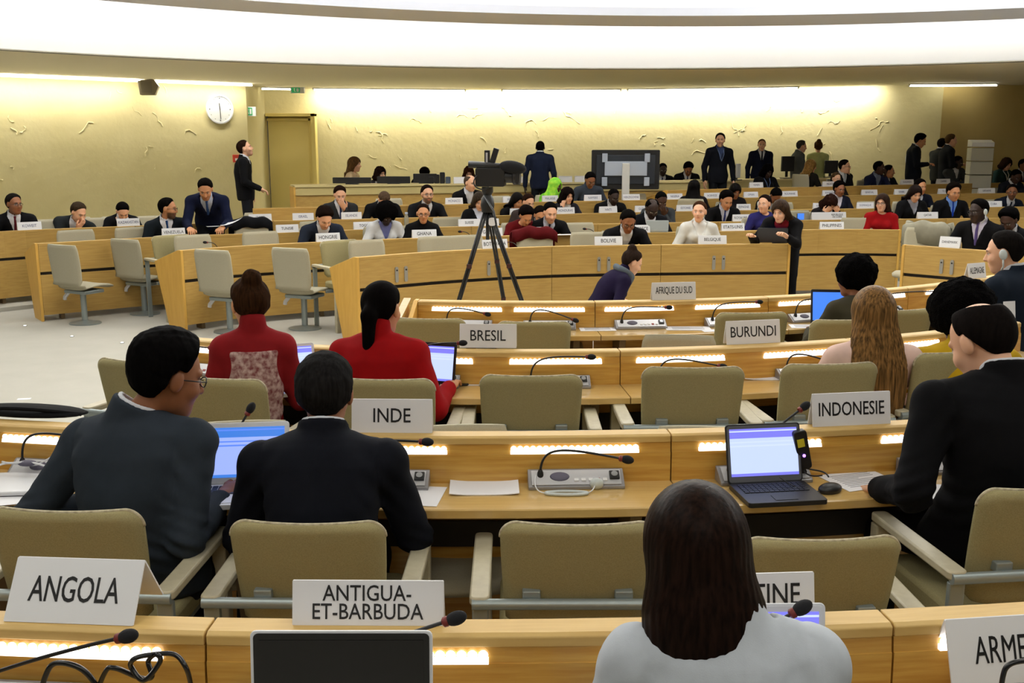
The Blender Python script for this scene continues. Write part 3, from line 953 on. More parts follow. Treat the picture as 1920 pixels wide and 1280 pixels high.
def mesh_np(name, v, q, tint=None):
    me = bpy.data.meshes.new(name)
    me.vertices.add(len(v)); me.vertices.foreach_set('co', np.asarray(v, np.float32).ravel())
    me.loops.add(len(q) * 4); me.loops.foreach_set('vertex_index', np.asarray(q, np.int32).ravel())
    me.polygons.add(len(q)); me.polygons.foreach_set('loop_start', np.arange(0, len(q) * 4, 4, dtype=np.int32))
    me.update(calc_edges=True); me.validate()
    me.polygons.foreach_set('use_smooth', [True] * len(me.polygons))
    if tint is not None:
        at = me.attributes.new('tint', 'FLOAT_COLOR', 'POINT')
        at.data.foreach_set('color', np.concatenate([tint, np.ones((len(tint), 1))], 1).astype(np.float32).ravel())
    return me


A3 = lambda p: np.array(p, float)


def rcone(P, a, b, ra, rb):
    a, b = A3(a), A3(b); ba = b - a; pa = P - a
    h = np.clip(pa @ ba / max(ba @ ba, 1e-9), 0, 1)
    return np.linalg.norm(pa - h[:, None] * ba, axis=1) - (ra + (rb - ra) * h)


def ell(P, c, r):
    q = (P - A3(c)) / A3(r); k0 = np.linalg.norm(q, axis=1); k1 = np.linalg.norm(q / A3(r), axis=1)
    return k0 * (k0 - 1) / np.maximum(k1, 1e-9)


def smin(a, b, k):
    h = np.clip(.5 + .5 * (b - a) / k, 0, 1); return b * (1 - h) + a * h - k * h * (1 - h)


def smax(a, b, k): return -smin(-a, -b, k)


def wob(P, f, s=0.0):
    return (np.sin(P[:, 0] * f + 1.3 * np.sin(P[:, 1] * f * .7 + s)) + np.sin(P[:, 2] * f * .9 + 1.7 * np.sin(P[:, 0] * f * .6 + s * 2)) + np.sin(P[:, 1] * f * 1.1 + P[:, 2] * f * .5 + s)) / 3


SKINM = None


def skin_mat():
    global SKINM
    if SKINM is None:
        SKINM = mat('skin', (.5, .3, .2), .55, attr=True, spec=.35)
        SKINM.node_tree.nodes['Principled BSDF'].inputs['Subsurface Weight'].default_value = .08
        SKINM.node_tree.nodes['Principled BSDF'].inputs['Subsurface Radius'].default_value = (.02, .008, .004)
    return SKINM


def cloth(rgb, rough=.9):
    k = 'cloth_%d_%d_%d' % rgb
    d = tuple(int(c * .82) for c in rgb)
    return mat(k, S(*rgb), rough, noise=(9, .5, S(*d)), bump=(420, .25, .001), spec=.12)


def hair_mat(rgb, gloss=.75, coily=False):
    if coily: return mat('coily_hair', S(*rgb), .95, bump=(130, 1.0, .02), spec=.02)
    k = 'hair_%d_%d_%d_%d' % (*rgb, int(gloss * 100))
    d = tuple(int(c * .5) for c in rgb)
    sp = .045 if gloss < .45 else .02
    rgb = rgb if gloss < .45 else tuple(c * .75 for c in rgb)
    return mat(k, S(*rgb), gloss, noise=(1.0, 1.0, S(*d)), bump=(1.0, .3, .002), spec=sp, stretch=(110, 110, 7))


SKIN = {'light': S(222, 172, 140), 'fair': S(232, 190, 160), 'tan': S(196, 140, 100), 'brown': S(142, 92, 62), 'dark': S(72, 46, 34), 'black': S(50, 34, 28)}


def rotx(a): c, s = math.cos(a), math.sin(a); return np.array([[1, 0, 0], [0, c, -s], [0, s, c]])
def roty(a): c, s = math.cos(a), math.sin(a); return np.array([[c, 0, s], [0, 1, 0], [-s, 0, c]])
def rotz(a): c, s = math.cos(a), math.sin(a); return np.array([[c, -s, 0], [s, c, 0], [0, 0, 1]])


def head_sdf(q, fem):
    d = ell(q, (0, -.012, .03), (.076, .097, .09))
    d = smin(d, ell(q, (0, .026, -.045), (.057 if fem else .06, .068, .078)), .035)
    d = smin(d, rcone(q, (-.014, .062, -.098), (.014, .062, -.098), .02, .02), .03)
    for s in (-1, 1):
        d = smin(d, ell(q, (.036 * s, .06, -.028), (.027, .026, .026)), .02)
        d = smin(d, rcone(q, (.012 * s, .086, .03), (.045 * s, .07, .028), .011, .009), .012)
        d = smax(d, -(np.linalg.norm(q - A3((.031 * s, .1, .006)), axis=1) - .014), .014)
        d = smin(d, np.linalg.norm(q - A3((.031 * s, .073, .005)), axis=1) - .0135, .004)
        d = smin(d, ell(q, (.078 * s, -.012, -.004), (.012, .022, .033)), .008)
    d = smin(d, rcone(q, (0, .09, .012), (0, .108, -.026), .008, .0135), .01)
    for s in (-1, 1): d = smin(d, np.linalg.norm(q - A3((.011 * s, .098, -.03)), axis=1) - .0085, .006)
    d = smin(d, ell(q, (0, .086, -.058), (.023, .012, .0065)), .005)
    d = smin(d, ell(q, (0, .084, -.069), (.019, .012, .0075)), .005)
    return d


def face_tint(q, skin, hair, beard, lips):
    n = len(q); c = np.tile(A3(skin), (n, 1)); x, y, z = q[:, 0], q[:, 1], q[:, 2]; ax = np.abs(x)
    def mixin(w, col): c[:] = c * (1 - w[:, None]) + A3(col) * w[:, None]
    sm = lambda v: np.clip(v, 0, 1)
    ch = sm(1 - np.hypot((ax - .038) / .025, (z + .03) / .025)) * (y > .04); mixin(ch * .25, (skin[0] * 1.05, skin[1] * .8, skin[2] * .75))
    br = sm(2.2 - 2.2 * np.maximum(np.abs(z - .029 + .15 * np.abs(ax - .03)) / .006, np.abs(ax - .03) / .021)) * (y > .05)
    mixin(br * .85, [h * .8 for h in hair])
    if beard:
        bw = sm((-.032 - z) / .014) * sm((y + .005) / .02) * sm((.14 + z) / .02)
        ms = sm(1.6 - np.maximum(np.abs(z + .047) / .009, ax / .03) * 1.2) * (y > .07)
        mixin(np.maximum(bw, ms) * beard, hair)
    lw = sm(2.5 - 2.3 * np.hypot(x / .024, (z + .063) / .013)) * (y > .065); mixin(lw * .8, lips)
    ml = sm(2 - 2 * np.maximum(np.abs(z + .0625) / .0025, ax / .02)) * (y > .065); mixin(ml * .7, [s * .3 for s in skin])
    e = np.hypot((ax - .031) / .0165, (z - .006) / .0075)
    ew = sm(2.4 - 2.2 * e) * (y > .06); mixin(ew, (.62, .6, .57))
    ir = sm(2.6 - 2 * np.hypot((ax - .031) / .0062, (z - .006) / .0062)) * (y > .06); mixin(ir, (.03, .018, .012))
    ld = sm(1.6 - np.abs(z - .0135) / .003) * (np.abs(ax - .031) < .018) * (y > .06); mixin(ld * .8, [s * .2 for s in skin])
    return c


def hair_sdf(q, st, ln, slope=0.0):
    x, y, z = q[:, 0], q[:, 1], q[:, 2]; ax = np.abs(x)
    th = {'buzz': .004, 'short': .010, 'full': .018, 'bald': .007, 'side': .02, 'bob': .026, 'long': .024, 'pony': .009, 'bun': .010, 'afro': .02, 'curly': .03, 'tight': .008}[st]
    hl = np.interp(y, [-.13, -.07, -.05, -.036, -.014, .006, .018, .03, .045, .06, .1], [-.095, -.095, -.075, .01, .034, .028, .03, .05, .084, .103, .12])
    if st == 'bald': hl = np.interp(y, [-.13, -.06, -.036, -.014, .006, .02, .05], [-.09, -.088, .0, .034, .03, .07, .2])
    if st in ('short', 'full', 'tight', 'buzz', 'bald', 'pony', 'bun'):
        tp_ = np.clip((z - hl) / .05, 0, 1) ** .6
        base = head_sdf(q, False) if st not in ('pony', 'bun') else head_sdf(q, True)
        base = smin(base, ell(q, (0, -.03, .02), (.076, .085, .085)), .02)
        tt_ = th * tp_ * (1 + (1.0 if st == 'full' else .8) * np.clip(z / .1, 0, 1))
        d = smax(base - .001 - tt_, (hl - z) * .7, .004)
        if st in ('short', 'full'): d += .0022 * wob(q, 130) + .0015 * wob(q, 260, 3)
        if st == 'bald':
            top = ell(q, (0, -.045, .135), (.056, .105, .06)); d = smax(d, -top, .012)
    else:
        cap = ell(q, (0, -.014, .032), (.077 + th, .1 + th, .09 + th)); d = smax(cap, (hl - z) * .7, .006)
    if st == 'afro':
        r = ln or .15
        d = np.linalg.norm((q - A3((0, -.03, .045))) / A3((1.0, 1.0, .95)), axis=1) - r
        d += .010 * wob(q, 60) + .006 * wob(q, 150, 2)
        fc = np.maximum(np.hypot(x / .062, (z + .04) / .105) - 1, 0) * .06 - (np.hypot(x / .062, (z + .04) / .105) < 1) * .02
        d = smax(d, -np.maximum(fc, -(y - .02)), .015)
        d = smax(d, -(z + .1), .02)
        return d
    if st in ('bob', 'long', 'curly'):
        zb = -(ln or {'bob': .2, 'long': .4, 'curly': .22}[st])
        zz = [zb, zb * .75, zb * .45, -.05, .02, .08]
        if st == 'bob': ww, dd_, cy = [.112, .124, .120, .108, .098, .080], [.088, .1, .105, .108, .110, .098], [-.03, -.034, -.034, -.03, -.022, -.014]
        elif st == 'curly': ww, dd_, cy = [.12, .14, .14, .125, .112, .085], [.09, .11, .115, .115, .118, .1], [-.05, -.05, -.045, -.03, -.02, -.014]
        else: zz, ww, dd_, cy = [zb, zb * .8, zb * .5, -.13, -.05, .02, .08], [.10, .128, .136, .124, .110, .099, .08], [.03, .034, .04, .07, .095, .11, .1], [-.135 + slope * (zb + .13), -.135 + slope * (zb * .8 + .13), -.135 + slope * (zb * .5 + .13), -.085, -.045, -.025, -.014]
        w_, d_, c_ = np.interp(z, zz, ww), np.interp(z, zz, dd_), np.interp(z, zz, cy)
        g = (np.hypot(x / w_, (y - c_) / d_) - 1) * np.minimum(w_, d_)
        fall = smax(g, np.maximum(zb - z + .012 * np.sin(x * 60), z - .06), .015)
        d = smin(cap, fall, .02)
        yf = np.interp(z, [-.3, -.1, 0, .05], [-.02, .035, .045, .03])
        fc = np.maximum((np.hypot(x / .068, (z + .03) / .1) - 1) * .068, -(y - .01))
        lowf = np.maximum(np.maximum(ax - .062, z + .05), -(y - .0))
        d = smax(d, -np.minimum(fc, lowf), .008)
        d += (.0010 if st != 'curly' else .008) * np.sin(np.arctan2(x, y + .03) * 34 + 3 * np.sin(z * 14)) + (.006 * wob(q, 90) if st == 'curly' else 0)
        return d
    if st == 'pony':
        d = smin(d, rcone(q, (0, -.10, .03), (0, -.135, -.03), .03, .036), .015)
        d = smin(d, rcone(q, (0, -.135, -.03), (.0, -.13, -(ln or .24)), .036, .022), .02)
    if st == 'bun':
        d = smin(d, np.linalg.norm(q - A3((0, -.075, .125)), axis=1) - .048, .015) + .003 * wob(q, 120)
    return d


def person(label, px, py, D, yaw, floor=0.0, stand=False, fem=False, skin='light', hair='short', hcol=(30, 24, 20), hlen=None, hp=10, hy=0, hr=0,
           top='suit', col=(26, 27, 32), shirt=(214, 216, 222), tie=(40, 50, 90), legs=(24, 25, 30), arms=('table', 'table'), side=0.0, k=None, beard=0,
           glasses=False, clip=False, lanyard=None, lod=1, pz=None, sleeve=1.0, vdepth=.5, curve=.03, build=1.0, scarf=None, nx=0.0, pattern=None, hood=None, backpanel=None, tz=.72, hand_dir=(None, None)):
    T = W(px, py, D)
    if stand and arms == ('table', 'table'): arms = ('hang', 'hang')
    ht = .125 + {'afro': .055, 'bun': .05, 'bald': 0, 'buzz': .005, 'full': .03}.get(hair, .018) + (.03 if hood else 0)
    if hair == 'afro': ht = .045 + .95 * (hlen or .15)
    ya = math.radians(yaw); Fm = np.array([[math.cos(ya), math.sin(ya), 0], [-math.sin(ya), math.cos(ya), 0], [0, 0, 1]])   # local -> world
    if k is None:
        k = (T.z - floor) / 1.80 if stand else (.96 if fem else 1.03)
    Rh = rotz(math.radians(-hy)) @ rotx(math.radians(-hp)) @ roty(math.radians(hr))
    upv = Rh @ A3((0, -.02, ht))
    Hc = A3((0, 0, T.z - floor)) - A3((0, 0, upv[2] if abs(hp) < 50 else .1)) * k
    J = Hc + Rh @ A3((0, -.03, -.08)) * k
    N = J + rotx(math.radians(-hp * .45)) @ A3((0, -.022, -.045)) * k
    N = N + A3((nx, 0, 0)); pz = pz if pz is not None else (.93 * k if stand else .55)
    Ls = .50 * k
    dz = N[2] - pz
    if dz > Ls: pz = N[2] - Ls; dz = Ls
    hz_ = math.sqrt(max(0.0, Ls * Ls - dz * dz))
    P = A3((side + nx, N[1] - hz_, pz))
    sh = A3((P[0] * 0, P[1], 0)); 
    origin = Fm @ A3((0, P[1], 0)) ; ox, oy = T.x + origin[0], T.y + origin[1]
    off = A3((0, -P[1], 0)); Hc, J, N, P = Hc + off, J + off, N + off, P + off
    L_ = np.linalg.norm(N - P); u = (N - P) / L_
    f = A3((0, 1, 0)) - u * u[1]; f /= np.linalg.norm(f); r = np.cross(f, u)
    nu = (J - N) / np.linalg.norm(J - N) + u; nu /= np.linalg.norm(nu)
    sw = (.168 if fem else .19) * k * build
    Sc = N - u * .085 * k + f * .01
    sh_ = {-1: Sc - r * sw, 1: Sc + r * sw}
    ua, fa = .285 * k, .255 * k
    J_ = {}
    for i, s in enumerate((-1, 1)):
        h = arms[i]; Sx = sh_[s]; pole = A3((.45 * s, -.35, -1.0))
        if h == 'table': tgt = A3((.16 * s, N[1] + .27, tz + .035)); pole = A3((.8 * s, -.2, -1.0))
        elif h == 'lap': tgt = A3((.13 * s, P[1] + .3, pz + .1))
        elif h == 'chin': tgt = Hc + Rh @ A3((.035 * s, .085, -.205)) * k; pole = A3((.35 * s, .3, -1))
        elif h == 'mouth': tgt = Hc + Rh @ A3((.05 * s, .12, -.16)) * k; pole = A3((.35 * s, .3, -1))
        elif h == 'cheek': tgt = Hc + Rh @ A3((.11 * s, .06, -.17)) * k; pole = A3((.5 * s, .2, -1))
        elif h == 'brow': tgt = Hc + Rh @ A3((.12 * s, .13, -.06)) * k; pole = A3((.7 * s, .3, -1))
        elif h == 'hang': tgt = Sx + A3((.09 * s, .03, -.52 * k))
        elif h == 'front': tgt = A3((.07 * s, N[1] + .26, P[2] + .16))
        elif h[0] == 'w':
            wp = W(*h[1:]); dxy = A3((wp.x - ox, wp.y - oy, 0)) @ Fm; tgt = A3((dxy[0], dxy[1], wp.z - floor)); pole = A3((.1 * s, -.45, -1.0))
        else: tgt = A3(h) + A3((0, N[1], 0))
        dv = tgt - Sx; dl = np.linalg.norm(dv); mx_ = (ua + fa) * .985
        if dl > mx_: tgt = Sx + dv / dl * mx_; dv = tgt - Sx; dl = mx_
        e1 = dv / dl; x_ = (ua * ua - fa * fa + dl * dl) / (2 * dl); hgt = math.sqrt(max(0, ua * ua - x_ * x_))
        e2 = pole - e1 * (pole @ e1); e2 /= max(np.linalg.norm(e2), 1e-6)
        J_[s] = (Sx, Sx + e1 * x_ + e2 * hgt, tgt)
    hips = {s: P + A3((.085 * s * k, .01, -.02)) for s in (-1, 1)}
    if stand:
        kn = {s: hips[s] * A3((1, 1, 0)) + A3((.01 * s, .02, .50 * k)) for s in (-1, 1)}
        an = {s: hips[s] * A3((1, 1, 0)) + A3((.015 * s, -.02, .09)) for s in (-1, 1)}
    else:
        kz = min(.52, pz); kn = {s: hips[s] * A3((1, 1, 0)) + A3((.03 * s, .40 * k, kz)) for s in (-1, 1)}
        an = {s: kn[s] * A3((1, 1, 0)) + A3((0, -.04 + (0 if pz > .45 else .05), .09)) for s in (-1, 1)}

    tw_t = [-.3, -.15, 0, .3, .55, .8, .92, 1.0, 1.1]
    tw_w = np.array([.16, .172, .176, .15, .165, .172, .15, .085, .058]) * k * build * (.93 if fem else 1)
    tw_d = np.array([.11, .12, .125, .108, .118, .108, .088, .066, .055]) * k * build

    def frame(Q):
        d = Q - P; return d @ r, d @ f, d @ u / L_

    def torso(Q, infl, t0=-.2, t1=1.06):
        x, y, t = frame(Q)
        y = y + curve * 4 * np.clip(t, 0, 1) * (1 - np.clip(t, 0, 1))
        wv = np.interp(t, tw_t, tw_w) + infl; dv = np.interp(t, tw_t, tw_d) + infl
        g = (np.hypot(x / wv, y / dv) - 1) * np.minimum(wv, dv)
        d = smax(g, np.maximum(t0 - t, t - t1) * L_, .03)
        if fem:
            for s in (-1, 1): d = smin(d, np.linalg.norm(Q - (P + u * .62 * L_ + f * (.085 * k) + r * .075 * s * k), axis=1) - (.05 * k + infl), .05)
        return d

    def armset(Q, infl, cut=1.0, d=None, which=(-1, 1)):
        for s in which:
            a, b, c = J_[s]; c2 = b + (c - b) * min(cut, 1)
            inner = N - u * .035 * k + r * .05 * s * k
            e = rcone(Q, inner, a, .046 * k + infl, .058 * k + infl)
            m_ = a + (b - a) * min(1, cut * 2)
            e = smin(e, rcone(Q, a, m_, .054 * k + infl, .044 * k + infl), .03)
            if cut > .5: e = smin(e, rcone(Q, b, c2, .043 * k + infl, .030 * k + infl * 1.1), .02)
            d = e if d is None else smin(d, e, .035)
        return d

    hv = {0: .0048, 1: .0085, 2: .011}[lod]; cv = {0: .0085, 1: .019, 2: .024}[lod]
    # ---- the body: head and neck, hands, trunk and limbs in one mesh
    V = []; Qd = []; Tn = []; nv = 0
    skc = SKIN[skin]; hcl = S(*hcol)
    lips = tuple(c * m_ for c, m_ in zip(skc, (.85, .5, .48)))

    def addpart(v, q, tint):
        nonlocal nv
        V.append(v); Qd.append(q + nv); Tn.append(tint); nv += len(v)

    def hq(Q): return (Q - Hc) @ Rh / k

    def fn(Q):
        d = head_sdf(hq(Q), fem) * k
        return smin(d, rcone(Q, J + (Hc - J) * .35, N - u * .03, (.044 if fem else .050) * k, (.044 if fem else .050) * k), .02)
    lo = np.minimum(Hc - .17 * k, N - .1); hi = np.maximum(Hc + .17 * k, N + .1)
    v, q = snet(fn, lo, hi, hv)
    addpart(v, q, face_tint(hq(v), skc, hcl, beard, lips))
    hvox = {0: .0045, 1: .0075, 2: .009}[lod]
    for i, s in enumerate((-1, 1)):
        a, b, c = J_[s]
        dr = (c - b) / max(np.linalg.norm(c - b), 1e-6)
        if hand_dir[i] is not None: dr = A3(hand_dir[i]); dr = dr / np.linalg.norm(dr)
        if arms[i] in ('chin', 'mouth', 'cheek', 'brow'):
            dr = Hc + Rh @ A3({'chin': (.01 * s, .10, -.10), 'mouth': (0, .13, -.06), 'cheek': (.085 * s, .05, -.03), 'brow': (.04 * s, .12, .05)}[arms[i]]) * k - c
            dr /= np.linalg.norm(dr)
        elif arms[i] == 'table': dr = dr * .5 + A3((-.35 * s, .6, -.05)); dr /= np.linalg.norm(dr)
        side_ = np.cross(dr, A3((0, 0, 1)) if abs(dr[2]) < .8 else A3((0, 1, 0))); side_ /= np.linalg.norm(side_)   # lies across the palm
        if s == -1: th_s = side_
        else: th_s = -side_
        if arms[i] == 'hang': th_s = A3((0, 1, 0)); 
        nrm = np.cross(dr, th_s)
        if nrm[2] > 0: nrm = -nrm                              # palm side down / inward
        if arms[i] == 'hang': nrm = A3((-s, 0, 0))
        if arms[i] in ('chin', 'mouth', 'cheek', 'brow'): nrm = (Hc - c) - dr * ((Hc - c) @ dr); nrm /= max(np.linalg.norm(nrm), 1e-6); th_s = np.cross(dr, nrm) * s
        hk = k * (.92 if fem else 1.0) * (1.0 if lod == 0 else 1.08)
        O = c

        def hand(Q, O=O, dr=dr, th_s=th_s, nrm=nrm, hk=hk):
            pt = lambda l, sd, n: O + (dr * l + th_s * sd + nrm * n) * hk
            loc = np.stack([(Q - O) @ dr, (Q - O) @ th_s, (Q - O) @ nrm], 1) / hk
            d = ell(loc, (.05, 0, .002), (.055, .041, .017))
            d = smin(d, rcone(loc, (-.03, 0, 0), (.02, 0, 0), .027, .025), .02)
            for sd, ln_, bn in ((.029, .072, .5), (.0095, .08, .45), (-.0105, .074, .5), (-.029, .058, .6)):
                p0 = (.085, sd, .0); m1 = (.085 + ln_ * .5 * math.cos(bn * .6), sd * 1.1, ln_ * .5 * math.sin(bn * .6))
                e1 = (m1[0] + ln_ * .5 * math.cos(bn * 1.8), sd * 1.12, m1[2] + ln_ * .5 * math.sin(bn * 1.8))
                d = smin(d, np.minimum(rcone(loc, p0, m1, .0098, .0088), rcone(loc, m1, e1, .0088, .0075)), .005)
            t1_ = (.055, .058, .018); d = smin(d, rcone(loc, (.02, .032, .008), t1_, .014, .011), .012)
            d = smin(d, rcone(loc, t1_, (.09, .058, .026), .0105, .0085), .005)
            return d * hk
        v, q = snet(hand, O - .20, O + .20, hvox)
        addpart(v, q, np.tile(A3(skc), (len(v), 1)))
    if sleeve < 1:
        v, q = snet(lambda Q: armset(Q, -.003, 1.0), np.min([np.min(J_[s], 0) for s in J_], 0) - .1, np.max([np.max(J_[s], 0) for s in J_], 0) + .1, cv * .75)
        addpart(v, q, np.tile(A3(skc), (len(v), 1)))

    def trunk(Q):
        d = torso(Q, -.012, -.1, 1.0)
        for s in (-1, 1):
            d = smin(d, rcone(Q, hips[s], kn[s], .075 * k, .05 * k), .03); d = smin(d, rcone(Q, kn[s], an[s], .048 * k, .034 * k), .02)
            d = smin(d, rcone(Q, an[s] + A3((0, -.02, -.04)), an[s] + A3((0, .13, -.06)), .032, .026), .02)
        if sleeve >= 1: d = armset(Q, -.008, .9, d)
        return d
    allp = np.array([P, N] + [x for s in J_ for x in J_[s]] + [kn[s] for s in kn] + [an[s] + A3((0, .1, -.04)) for s in an] + [hips[s] for s in hips])
    lo, hi = allp.min(0) - .17, allp.max(0) + .17
    v, q = snet(trunk, lo, hi, .03)
    addpart(v, q, np.tile(A3(skc), (len(v), 1)))
    V = np.concatenate(V); Qd = np.concatenate(Qd); Tn = np.concatenate(Tn)
    me = mesh_np('person', V, Qd, Tn)
    root = link('person', me, skin_mat()); root.location = (ox, oy, floor); root.rotation_euler = (0, 0, -ya)
    tag(root, label, 'person')

    def part(name, fn, lo, hi, h, m, sm=1):
        v, q = snet(fn, A3(lo), A3(hi), h)
        if len(v) == 0: return None
        if sm: v = relax(v, q, sm)
        return link(name, mesh_np(name, v, q), m, root)

    # ---- hair
    if hair != 'none':
        part('hair', lambda Q: hair_sdf(hq(Q), hair, hlen, (N[1] - P[1]) / max(.1, N[2] - P[2])) * k, Hc - (.22 if hair != 'long' else .30) - (A3((0, 0, (hlen or .2))) if hair in ('bob', 'long', 'curly', 'pony') else 0), Hc + .24, hv * 1.15, hair_mat(hcol, .4 if hair in ('bob', 'long') else .75, coily=hair == 'afro'))
    if hood:
        def hd(Q):
            q = hq(Q); x, y, z = q[:, 0], q[:, 1], q[:, 2]
            d = ell(q, (0, -.02, .03), (.1, .125, .115)); zz = [-.32, -.2, -.1, 0, .05]
            w_ = np.interp(z, zz, [.19, .16, .115, .105, .1]); d_ = np.interp(z, zz, [.15, .14, .125, .12, .12]); cy = np.interp(z, zz, [-.03, -.03, -.01, -.015, -.02])
            g = (np.hypot(x / w_, (y - cy) / d_) - 1) * np.minimum(w_, d_)
            d = smin(d, smax(g, np.maximum(-.3 - z, z - .06), .02), .03)
            d = smax(d, -np.maximum((np.hypot(x / .056, (z + .01) / .078) - 1) * .056, -(y - .0)), .012)
            return (d + .006 * wob(q, 45)) * k
        part('headscarf', hd, Hc - A3((.26, .26, .36)), Hc + .24, hv * 1.2, mat('green_headscarf', S(96, 196, 40), .8, noise=(16, 1, S(170, 220, 60)), bump=(200, .3, .001)))
    # ---- clothes
    tl = np.array([P - u * .3 * L_, N + u * .08] + [x for s in J_ for x in J_[s]])
    clo, chi = tl.min(0) - .16, tl.max(0) + .16
    seed = (px * 7 + py * 3) % 17

    def folds(Q):
        return (.0042 * wob(Q, 26, seed) + .002 * wob(Q, 60, seed + 2)) * (1 if lod < 2 else .8)
    cm = pattern or cloth(col)
    if top == 'suit':
        def jk(Q):
            x, y, t = frame(Q)
            d = torso(Q, .017, -.32 if stand else -.12, 1.02)
            d = armset(Q, .013, .98, d) + folds(Q)
            if lod == 0:
                for s in (-1, 1):
                    sx = (Q - sh_[s]) @ r * s; d = d + .0045 * np.exp(-((sx + .012) / .007) ** 2) * (t > .5)
                    a_, b_, c_ = J_[s]; nb = np.linalg.norm(Q - b_, axis=1); d = d + .005 * np.sin((Q @ A3((.3 * s, .5, 1.0))) * 130) * np.exp(-(nb / .09) ** 2)
                    na = np.linalg.norm(Q - (a_ - u * .1 - r * .03 * s), axis=1); d = d + .005 * np.sin((Q @ A3((1.0 * s, .2, .8))) * 85) * np.exp(-(na / .12) ** 2)
                d = d + .003 * np.exp(-(x / .006) ** 2) * (y < -.03) * (t < .97)
                d = d + .004 * np.sin(t * 55 + 2.5 * np.abs(x) * 20) * np.exp(-((t - .25) / .16) ** 2) * (y < 0)
            d = smin(d, smax(smax(np.linalg.norm(np.cross(Q - N, nu), axis=1) - .080 * k, np.maximum((Q - N) @ nu - (.046 - .03 * np.clip((Q - N) @ f / .06, 0, 1)) * k, -.07 - (Q - N) @ nu), .012), -rcone(Q, N - nu * .1, N + nu * .12, .061 * k, .061 * k), .004), .012)
            tt = t - vdepth; vw = tt * L_ * (.30 if not fem else .36)
            V_ = np.maximum(np.abs(x) - vw, -(y - .0)); V_ = np.maximum(V_, -tt * L_)
            lap = np.clip(1 - np.abs(np.abs(x) - vw - .028) / .03, 0, 1) * (y > .02) * (tt > 0) * (t < .92)
            d = d - .007 * np.minimum(lap * 3, 1)
            return smax(d, -V_, .006)
        part('jacket', jk, clo, chi, cv, cm)

        def st(Q):
            x, y, t = frame(Q)
            d = torso(Q, .004, .25, 1.0)
            col_ = smax(np.linalg.norm(np.cross(Q - N, nu), axis=1) - .068 * k, ((Q - N) @ nu) - (.052 - .022 * np.clip((Q - N) @ f / .06, 0, 1)) * k, .004)
            col_ = np.maximum(col_, -.06 - (Q - N) @ nu)
            notch = np.maximum(np.abs(x) - (t - 1.0) * L_ * .5, -(y - .02))
            return smin(d, smax(smax(col_, -notch, .004), -rcone(Q, N - nu * .2, N + nu * .2, .053 * k, .053 * k), .003), .006)
        tb_ = np.array([P, N + u * .08]); part('shirt', st, tb_.min(0) - .2, tb_.max(0) + .2, cv * .55, cloth(shirt), 0 if lod else 1)
        for s, nm in ((-1, 'cuff'), (1, 'cuff')):
            pass
        if tie:
            def ti(Q):
                x, y, t = frame(Q)
                wv = np.interp(t, [.4, .93, .97, 1.02], [.042, .026, .032, .034]) * .55
                d = smax(torso(Q, .013, .3, 1.1), np.abs(x) - wv, .003)
                return np.maximum(np.maximum(d, -(y - .01)), np.maximum(.32 - t, t - 1.0) * L_)
            part('tie', ti, tb_.min(0) - .16, tb_.max(0) + .16, cv * .5, cloth(tie))
    else:
        def tp(Q):
            x, y, t = frame(Q)
            d = torso(Q, .010, -.3 if stand else -.12, 1.0)
            d = armset(Q, .008, sleeve * .98, d) + folds(Q) * .8
            if top == 'roll': d = smin(d, rcone(Q, N - u * .03, N + u * .05 * k, .07 * k, .062 * k), .015)
            else:
                nk = np.linalg.norm(Q - (N + u * .03 + f * .045), axis=1) - .075 * k; d = smax(d, -nk, .01)
            return d
        part('sweater' if top != 'blouse' else 'blouse', tp, clo, chi, cv, cm)
    if backpanel:
        def bpn(Q):
            x, y, t = frame(Q)
            d = smax(torso(Q, .016, .1, 1.0), np.abs(x) - .125 + .02 * np.cos(t * 9), .004) + folds(Q) * .8
            return np.maximum(np.maximum(d, y + .02), np.maximum(.1 - t, t - .84) * L_)
        part('back_panel', bpn, clo, chi, cv * .7, backpanel)
    if scarf:
        def sc(Q):
            d1 = np.hypot(np.linalg.norm(np.cross(Q - N, u), axis=1) - .082 * k, ((Q - N) @ u - .01)) - .035
            d2 = rcone(Q, N + f * .085 + r * .06, N + f * .11 - u * .26 + r * .06, .03, .036)
            return smin(d1, d2, .03) + .006 * wob(Q, 50)
        part('scarf', sc, N - .36, N + .25, cv * .8, cloth(scarf))

    def tr(Q):
        d = ell(Q, P + A3((0, 0, -.02)), A3((.165, .13, .12)) * k)
        for s in (-1, 1):
            d = smin(d, rcone(Q, hips[s], kn[s], .088 * k, .064 * k), .03); d = smin(d, rcone(Q, kn[s], an[s] + A3((0, 0, .0)), .06 * k, .045 * k), .02)
        return d + .003 * wob(Q, 24)
    lp = np.array([P] + [kn[s] for s in kn] + [an[s] for s in an]); part('trousers', tr, lp.min(0) - .2, lp.max(0) + .2, .024, cloth(legs))
    mb = MB()
    for s in (-1, 1):
        m = MB(); c = an[s]; m.ball((c[0], c[1] + .06, .042), (.047, .14, .044), 12, 8); m.build('shoe', mat('shoe_leather', S(22, 19, 18), .4), root, 'all')
    # ---- small things worn
    hw = lambda p: Vector(Hc + Rh @ (A3(p) * k))
    if glasses:
        mb = MB()
        for s in (-1, 1):
            mb.tube([hw((.031 * s + .021 * math.cos(t * PI / 8), .102 - .006 * abs(math.cos(t * PI / 8)), .005 + .016 * math.sin(t * PI / 8))) for t in range(17)], .0022, 5, False)
            mb.tube([hw((.052 * s, .098, .008)), hw((.076 * s, .06, .008)), hw((.08 * s, -.005, .004))], .0022, 5)
        mb.tube([hw((-.011, .106, .008)), hw((.011, .106, .008))], .002, 5)
        mb.build('glasses', BLACK, root, 'all')
